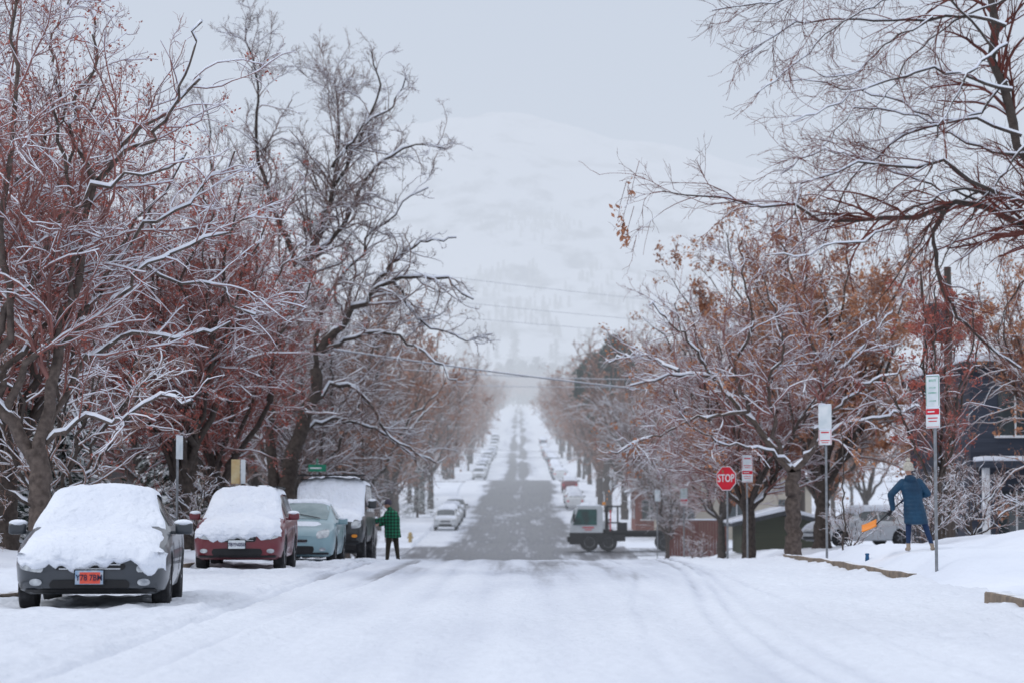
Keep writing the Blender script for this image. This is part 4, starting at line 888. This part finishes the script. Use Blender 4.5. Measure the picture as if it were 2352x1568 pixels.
# ------------------------------------------------------------------ utility pole, wires, hydrant
M_wood=material('pole_wood',(.11,.09,.08),(.06,.05,.045),rough=.95,scale=8,stretch=(1,1,.1),snow=(.6,.9,3))
M_iron=material('dark_iron',(.05,.055,.065),(.03,.03,.035),rough=.6,scale=5,snow=(.8,1,3))
M_cable=material('cable_grey',(.22,.23,.26),(.3,.31,.34),rough=.7,scale=2)
def upole(x,y,top,trans,label,arms=True):
    z=hz(x,y)-.2; e=thing('utility_pole',(x,y,z),label,'utility pole'); h=top-z
    MB().cyl((0,0,0),(0,0,h),.14,.10,n=14).obj('pole',[M_wood],e)
    if arms:
        MB().box((0,-.14,h-.5),(2.4,.1,.12),.01).box((0,-.14,h-1.3),(2.0,.1,.12),.01).obj('crossarm',[M_wood],e)
        b=MB()
        for xx in (-1.1,-.5,.5,1.1): b.lathe((xx,-.14,h-.44),(0,0,1),[(0,.03),(.03,.06),(.06,.03),(.1,.05),(.14,.02)],n=10)
        b.obj('insulator',[M_post],e)
    if trans:
        MB().lathe((-.36,-.1,h-2.1),(0,0,1),[(0,.24),(.05,.28),(.95,.28),(1.0,.3),(1.06,.24)],n=22).cyl((-.36,-.1,h-1.0),(-.36,-.1,h-.85),.04).box((-.15,-.05,h-1.6),(.2,.1,.1)).obj('transformer',[M_iron],e)
upole(12.1,68,8.1,True,"wooden utility pole with dark transformer among orange trees",arms=False)
upole(13.8,118,11.5,False,"wooden utility pole behind roadside trees"); upole(-14.5,100,11,False,"wooden utility pole behind roadside trees")
def wire(a,b,sag,r):
    t=np.linspace(0,1,40)[:,None]; P=np.array(a)*(1-t)+np.array(b)*t; P[:,2]-=sag*4*(t*(1-t))[:,0]
    A=Acc(); A.add(*tubes(P[None],np.full((1,40),r),6),0); A.add(*tubes((P+np.array([0,0,r]))[None],np.full((1,40),r*.75),5),1)
    o=add_obj('power_line',A.mesh('power_line',[M_cable,M_bsnow])); finish(o,"snow lined overhead cable strung across the street",'cable',group="overhead cables across the street")
wire((-16,88,8.6),(14,118,6.4),.35,.026)
wire((-14,150,10.6),(14,165,10.2),.4,.022); wire((-14,150,9.6),(14,185,10.9),.4,.016)
wire((-14.5,100,12.6),(13.8,118,10.9),.3,.006); wire((-14.5,100,11.4),(13.8,118,10.0),.3,.006); wire((-14.5,100,10.6),(13.8,118,9.5),.3,.006)
wire((-14,290,9.2),(16,290,8.4),.4,.025); wire((-14,292,8.4),(16,292,7.8),.4,.025)
M_hyd=material('hydrant_yellow',(.42,.30,.12),rough=.5,snow=(.7,.9))
hm=MB().lathe((0,0,0),(0,0,1),[(0,.17),(.05,.17),(.06,.12),(.5,.12),(.52,.15),(.56,.15),(.66,.1),(.72,.03)],n=18).cyl((-.2,0,.38),(.2,0,.38),.06).cyl((0,-.2,.36),(0,0,.36),.075)
o=hm.obj('fire_hydrant',[M_hyd],None,loc=(-6.95,155,rz(155)+.1)); finish(o,"yellow fire hydrant standing in roadside snow",'fire hydrant')
M_blue=material('bin_blue',(.02,.10,.22),rough=.5,snow=(.8,.95))
o=MB().box((0,0,.05),(.09,.09,.14),.03,0,taper=.8).sphere((0,0,.13),(.045,.045,.03)).obj('marker_post',[M_blue],None,loc=(7.1,49.5,hz(7.1,49.5))); finish(o,"small blue capped marker sticking out of snow",'marker')

# ------------------------------------------------------------------ buildings
M_brick=material('brick_red',(.25,.09,.07),(.17,.065,.05),rough=.9,scale=12)
def house(x,y,wd,dp,h,rh,wallm,label,rot=0,storeys=1,flat=False,z=None,win=True,name='house',winm=None):
    z=hz(x,y)-.1 if z is None else z; e=thing(name,(x,y,z),label,'building',rot)
    MB().box((0,0,h/2),(wd,dp,h)).obj('wall',[wallm],e,smooth=False)
    if flat:
        MB().box((0,0,h+.12),(wd+.5,dp+.5,.24),.03).obj('roof',[M_iron],e); MB().box((0,0,h+.40),(wd+.45,dp+.45,.32),.1).obj('roof_snow',[M_snow_haze],e)
    else:
        o_=.5; V,F=prism([(-wd/2-o_,h-.1),(0,h+rh),(wd/2+o_,h-.1),(wd/2+o_,h-.25),(0,h+rh-.2),(-wd/2-o_,h-.25)],-dp/2-o_,dp/2+o_)
        r=MB().add(V,F).obj('roof',[M_iron],e,smooth=False)
        V,F=prism([(-wd/2-o_-.02,h-.06),(-wd/2-o_,h+.06),(0,h+rh+.2),(wd/2+o_,h+.06),(wd/2+o_+.02,h-.06),(0,h+rh+.01)],-dp/2-o_-.03,dp/2+o_+.03); MB().add(V,F).obj('roof_snow',[M_snow_haze],e)
        V,F=prism([(-wd/2,h-.01),(wd/2,h-.01),(0,h+rh-.25)],-dp/2+.004,dp/2-.004); MB().add(V,F).obj('gable',[wallm],e,smooth=False)
        MB().box((wd*.2,dp*.1,h+rh*.8),(.6,.6,1.4)).obj('chimney',[M_brick],r,smooth=False)
    if win:
        for s in range(storeys):
            zc=h*(s+.55)/storeys; n=max(2,int(wd/2.6))
            for i in range(n):
                xx=-wd/2+wd*(i+.5)/n
                w_=MB().box((xx,-dp/2-.01,zc),(1.1,.06,min(1.4,h/storeys*.5)),.0).obj('window',[winm or M_glass],e,smooth=False)
                MB().box((xx,-dp/2-.05,zc-min(1.4,h/storeys*.5)/2-.04),(1.35,.12,.08)).box((xx,-dp/2-.05,zc),(.05,.05,min(1.4,h/storeys*.5))).obj('frame',[M_white],w_,smooth=False)
            for sd in (-1,1):
                for i in range(2):
                    MB().box((sd*(wd/2+.01),-dp/2+dp*(i+.5)/2,zc),(.06,1.1,min(1.3,h/storeys*.5))).obj('window',[winm or M_glass],e,smooth=False)
    return e
M_beige=material('beige_siding',(.42,.37,.30),(.36,.32,.27),rough=.8,scale=2,stretch=(.2,.2,8))
M_olive=material('olive_siding',(.055,.06,.035),(.04,.045,.028),rough=.8,scale=2,stretch=(.2,.2,8))
M_navy=material('navy_cladding',(.055,.065,.09),(.035,.042,.06),rough=.6,scale=2,stretch=(.3,.3,6))
M_grey=material('grey_siding',(.16,.15,.15),(.13,.12,.12),rough=.8,scale=2,stretch=(.2,.2,8))
house(14.5,166,10,9,3.6,2.2,M_beige,"beige single storey house with snowy gable roof")
house(10.4,178,4,7,3.0,1.6,M_brick,"red brick garage with snowy roof beside truck",name='garage')
house(12.6,118,4.0,5,1.5,.5,M_olive,"low dark olive outbuilding with snow on roof",win=False,name='outbuilding')
e=house(21.8,84,14.5,12,6.4,0,M_navy,"dark modern two storey building with snowy flat roof and white columns",storeys=2,flat=True)
for x in (-7.0,-4.6,-2.2,.2,2.6): MB().box((x,-7.2,1.6),(.22,.22,3.2),.02).obj('column',[M_white],e)
MB().box((-2.2,-6.9,3.3),(10,1.6,.2),.02,0).box((-2.2,-6.9,3.48),(10,1.6,.16),.05,1).obj('balcony',[M_navy,M_snow_haze],e)
house(-24,108,12,10,5.5,3,M_grey,"grey two storey house behind yard trees",storeys=2)
house(-22,62,11,10,4.5,2.5,M_brick,"brick house behind snowy conifers",storeys=1)
house(-20,190,10,10,4.5,2.5,M_beige,"beige house with snowy roof along the street")
house(20,230,10,10,4.5,2.5,M_brick,"brick house with snowy roof along the street")
M_fence=material('fence_boards',(.15,.05,.04),(.10,.035,.03),rough=.85,scale=5,stretch=(6,1,.3))
e=thing('fence',(9.7,132,rz(132)-.05),"dark red brown board fence with snow along the top",'fence')
b=MB()
for i in range(22): b.box((-1.6+i*.15,0,1.1),(.14,.03,2.2+.03*(i%2)),.006)
b.obj('boards',[M_fence],e,smooth=False); MB().box((0,0,2.23),(3.4,.1,.07),.02).obj('snow_cap',[M_snow],e)
for x in (-1.65,0,1.62): MB().box((x,.07,1.0),(.1,.1,2.0),.01).obj('post',[M_fence],e)

# ------------------------------------------------------------------ people
def remeshed(mb,name,vox,mats,parent,assign=None,smooth_it=3):
    o=mb.obj(name,mats,parent); md=o.modifiers.new('r','REMESH'); md.mode='VOXEL'; md.voxel_size=vox; md.use_smooth_shade=True
    s=o.modifiers.new('s','SMOOTH'); s.factor=.5; s.iterations=smooth_it
    bpy.context.view_layer.update(); me=bpy.data.meshes.new_from_object(o.evaluated_get(bpy.context.evaluated_depsgraph_get()))
    o.modifiers.clear(); o.data=me; me.materials.clear()
    for m in mats: me.materials.append(m)
    for p in me.polygons:
        p.use_smooth=True; p.material_index=assign(p.center) if assign else 0
    return o
def chain(mb,pts,rs_,n=10):
    pts=[Vector(p) for p in pts]
    for i in range(len(pts)-1):
        d=(pts[i+1]-pts[i]).length; k=max(2,int(d/(min(rs_[i],rs_[i+1])*.35)))
        for j in range(k+1):
            t=j/k; r=rs_[i]*(1-t)+rs_[i+1]*t
            mb.sphere(pts[i].lerp(pts[i+1],t),r,n=n)
def hand(mb,w,dirv,curl,side):
    w=Vector(w); d=Vector(dirv).normalized(); c=Vector(curl); c=(c-d*c.dot(d)).normalized(); s=d.cross(c)*side
    for t in np.linspace(0,1,5):
        for u in (-.025,0,.025): mb.sphere(w+d*(.01+.075*t)+s*u*(.7+.3*t),.016,n=8)
    for k,(u,l) in enumerate(((-.033,.062),(-.011,.075),(.011,.070),(.032,.055))):
        a=w+d*.088+s*u; b=a+(d*.8+c*.55)*l*.5; e_=b+(d*.1+c)*l*.38; f=e_+(c*.5-d*.8)*l*.28
        chain(mb,[a,b,e_,f],[.0095,.009,.0085,.0075],n=7)
    a=w+d*.03+s*-.035; b=a+(s*-.6+d*.6+c*.5)*.035; e_=b+(d*.6+c*.8)*.03; chain(mb,[a,b,e_],[.012,.0105,.009],n=7)
def head(mb,c,f,r=.1):
    c=Vector(c); f=Vector(f).normalized(); s=Vector((-f.y,f.x,0))
    mb.sphere(c+Vector((0,0,.02)),(.078,.085,.10)); mb.sphere(c+f*.02-Vector((0,0,.035)),(.06,.062,.075)); mb.sphere(c+f*.045-Vector((0,0,.085)),.032)
    chain(mb,[c+f*.085+Vector((0,0,.012)),c+f*.108-Vector((0,0,.025))],[.009,.015],n=8)
    for k in (-1,1):
        mb.sphere(c+s*k*.08-Vector((0,0,.01)),(.014,.016,.03)); mb.sphere(c+f*.075+s*k*.03+Vector((0,0,.03)),.017)
    mb.sphere(c+f*.087-Vector((0,0,.055)),(.02,.02,.009))
M_skin=material('skin',(.55,.33,.25),(.5,.28,.21),rough=.6); M_legg=material('blue_leggings',(.018,.04,.10),(.012,.03,.08),rough=.85,bump=.3)
M_boot=material('beige_boot',(.35,.28,.22),rough=.8); M_coat=material('navy_coat',(.012,.058,.115),(.007,.034,.072),rough=.55,scale=4,bump=.25,bscale=18)
M_knit=material('cream_knit',(.6,.56,.48),(.45,.42,.36),rough=.95,scale=30,bump=1,bscale=60); M_glove=material('black_glove',(.02,.02,.025),rough=.8)
z0=hz(7.72,47.5)
e=thing('person',(7.77,47.5,z0-.01),"person in long blue puffer coat and cream pompom hat shovelling snow",'person')
b=MB()
chain(b,[(-.02,0,.90),(-.04,0,1.05),(-.07,0,1.25),(-.09,0,1.38)],[.14,.12,.135,.11]); chain(b,[(-.09,0,1.38),(-.12,.01,1.5)],[.06,.05])
chain(b,[(-.10,0,.88),(-.14,.03,.47),(-.15,0,.09)],[.095,.062,.042]); chain(b,[(-.15,-.03,.05),(-.16,.15,.035)],[.045,.035])
chain(b,[(.06,0,.88),(.19,.0,.48),(.31,-.05,.10)],[.095,.062,.042]); chain(b,[(.31,-.07,.05),(.36,.1,.035)],[.045,.035])
LH=Vector((-.44,.20,.78)); RH=Vector((-.20,.28,1.00))
chain(b,[(-.27,0,1.34),(-.48,.03,1.10),LH],[.055,.042,.028]); chain(b,[(.09,0,1.35),(.22,.08,1.12),RH+Vector((.07,-.03,0))],[.055,.042,.028])
hand(b,LH,(-.4,.3,-.5),(.3,.6,.3),1); hand(b,RH+Vector((.07,-.03,0)),(-.7,.3,-.1),(0,.5,-.6),-1)
head(b,(-.13,.02,1.60),(-.35,1,0))
def asg(c):
    if c.z<.15: return 2
    if c.z<1.0 and c.x>-.3: return 1
    if (c-LH).length<.16 or (c-RH).length<.14: return 3
    return 0
body=remeshed(b,'body',.007,[M_skin,M_legg,M_boot,M_glove],e,asg)
b=MB()
for i,t in enumerate(np.linspace(0,1,60)):
    z=.54+.86*t; cx=.01-.11*t; puff=1+.035*abs(math.sin(t*math.pi*11))
    rx=np.interp(t,[0,.25,.5,.75,.92,1],[.235,.22,.185,.205,.20,.12]); ry=np.interp(t,[0,.3,.55,.8,1],[.165,.165,.135,.145,.10])
    b.sphere((cx,0,z),(rx*puff,ry*puff,.03),n=20)
for arm in ([(-.25,0,1.34),(-.48,.03,1.10),LH+Vector((.02,-.03,.05))],[(.07,0,1.35),(.25,.04,1.12),RH+Vector((.12,-.05,.02))]):
    A_=[Vector(p) for p in arm]
    for i in range(2):
        for j in range(22):
            t=j/21; r=(.078,.066,.05)[i]*(1-t)+(.078,.066,.05)[i+1]*t; b.sphere(A_[i].lerp(A_[i+1],t),r*(1+.07*abs(math.sin((i+t)*math.pi*4))),n=12)
b.sphere((-.11,-.07,1.41),(.12,.09,.075)); b.sphere((-.11,.0,1.44),(.10,.10,.055))
coat=remeshed(b,'coat',.008,[M_coat],e,smooth_it=2)
b=MB().sphere((-.132,.0,1.655),(.099,.105,.098),n=20).sphere((-.135,-.01,1.775),.042,n=12)
b.lathe((-.13,.0,1.60),(0,0,1),[(-.03,.094),(-.03,.104),(.03,.106),(.03,.096)],n=24); b.obj('hat',[M_knit],e)
M_shov=material('orange_plastic',(.85,.27,.02),(.75,.22,.02),rough=.45)
e=thing('snow_shovel',(7.77,47.5,z0-.01),"orange bladed snow shovel with black handle",'shovel')
A0=Vector((-.12,.29,1.07)); B0=Vector((-.74,.22,.52)); dd=(B0-A0).normalized()
hs=MB().cyl(A0,B0,.014,n=10); hs.cyl(A0+Vector((-.05,.05,.03)),A0+Vector((.05,-.05,.03)),.016,n=8); hs.obj('handle',[M_black],e)
V=[];F=[]
for i in range(9):
    for j in range(9):
        u=-1+2*j/8; t=i/8; p=B0+Vector((-.29*t,0,-.15*t+.04*t*t)); p+=Vector((.03*u,u*.2,.05*abs(u)**2*(1-.3*t)+.06*u)); V.append(p)
for i in range(8):
    for j in range(8): k=i*9+j; F.append([k,k+1,k+10,k+9])
o=MB().add(V,F).obj('blade',[M_shov],e); md=o.modifiers.new('s','SOLIDIFY'); md.thickness=.02
def plaid():
    m=bpy.data.materials.new('plaid_flannel'); m.use_nodes=True; nt=m.node_tree; N=nt.nodes; L=nt.links; b=N['Principled BSDF']; b.inputs['Roughness'].default_value=.9
    tc=N.new('ShaderNodeTexCoord'); sp=N.new('ShaderNodeSeparateXYZ'); L.new(tc.outputs['Object'],sp.inputs[0])
    def stripe(out):
        a=N.new('ShaderNodeMath'); a.operation='MULTIPLY'; a.inputs[1].default_value=11; L.new(out,a.inputs[0]); f=N.new('ShaderNodeMath'); f.operation='FRACT'; L.new(a.outputs[0],f.inputs[0]); g_=N.new('ShaderNodeMath'); g_.operation='GREATER_THAN'; g_.inputs[1].default_value=.55; L.new(f.outputs[0],g_.inputs[0]); return g_.outputs[0]
    ad=N.new('ShaderNodeMath'); ad.operation='ADD'; L.new(stripe(sp.outputs[0]),ad.inputs[0]); L.new(stripe(sp.outputs[2]),ad.inputs[1])
    r=N.new('ShaderNodeValToRGB'); dv=N.new('ShaderNodeMath'); dv.operation='MULTIPLY'; dv.inputs[1].default_value=.5; L.new(ad.outputs[0],dv.inputs[0]); L.new(dv.outputs[0],r.inputs[0])
    r.color_ramp.interpolation='CONSTANT'; E=r.color_ramp.elements; E[0].position=0; E[0].color=(.014,.20,.10,1); E[1].position=.3; E[1].color=(.01,.08,.045,1); e_=E.new(.8); e_.color=(.008,.014,.012,1)
    L.new(r.outputs[0],b.inputs['Base Color']); return m
M_plaid=plaid(); M_pants=material('olive_trousers',(.05,.042,.03),rough=.9,bump=.3); M_dboot=material('dark_boot',(.03,.025,.02),rough=.8); M_beanie=material('grey_beanie',(.10,.09,.12),rough=.95,bump=.8,bscale=50)
PX,PYY=-3.66,70.0
z1=float(roadz(np.array([PX]),np.array([PYY]))[0])
e=thing('person',(PX,PYY,z1),"person in green plaid jacket and grey beanie clearing snow from vehicle",'person',scale=1.02)
b=MB()
chain(b,[(0,0,.96),(-.01,0,1.12),(-.02,0,1.32),(-.04,0,1.45)],[.15,.14,.16,.12]); chain(b,[(-.04,0,1.46),(-.09,0,1.58)],[.062,.056])
chain(b,[(-.06,-.06,.92),(-.11,-.05,.50),(-.14,-.04,.10)],[.105,.075,.052]); chain(b,[(-.11,-.04,.05),(-.29,-.06,.04)],[.05,.04])
chain(b,[(.07,.06,.92),(.12,.08,.50),(.17,.10,.10)],[.105,.075,.052]); chain(b,[(.20,.10,.05),(.03,.09,.04)],[.05,.04])
h1=Vector((-.60,-.10,1.20)); h2=Vector((-.40,.18,1.10))
chain(b,[(-.02,-.17,1.44),(-.29,-.20,1.25),h1],[.06,.045,.03]); chain(b,[(-.02,.19,1.44),(-.18,.24,1.18),h2],[.06,.045,.03])
hand(b,h1,(-1,.1,0),(0,.2,-1),1); hand(b,h2,(-1,.1,0),(0,.2,-1),-1); head(b,(-.13,0,1.68),(-1,.25,0))
body=remeshed(b,'body',.007,[M_skin,M_pants,M_dboot],e,lambda c: 2 if c.z<.12 else (1 if c.z<1.05 else 0))
b=MB()
for t in np.linspace(0,1,50):
    z=.76+.77*t; rx=np.interp(t,[0,.3,.7,.9,1],[.24,.225,.24,.19,.09]); ry=np.interp(t,[0,.3,.75,.92,1],[.23,.21,.24,.20,.09]); b.sphere((.02-.06*t,0,z),(rx,ry,.03),n=20)
chain(b,[(-.02,-.18,1.42),(-.29,-.20,1.24),h1+Vector((.05,0,0))],[.10,.078,.055]); chain(b,[(-.02,.18,1.42),(-.18,.24,1.18),h2+Vector((.05,0,0))],[.10,.078,.055])
chain(b,[(-.055,0,1.50),(-.08,0,1.55)],[.09,.08]); remeshed(b,'jacket',.009,[M_plaid],e,smooth_it=2)
b=MB().sphere((-.12,0,1.735),(.105,.097,.10),n=20); b.lathe((-.122,0,1.70),(0,0,1),[(-.02,.09),(-.02,.106),(.03,.107),(.03,.092)],n=24); b.obj('beanie',[M_beanie],e)
e=thing('snow_brush',(PX,PYY,z1),"snow brush held out toward the parked vehicle",'brush')
MB().cyl((-.64,-.12,1.18),(-.92,-.14,1.21),.014,n=8).obj('handle',[M_black],e); MB().box((-.96,-.14,1.2),(.16,.05,.08),.01).obj('bristles',[M_black],e)
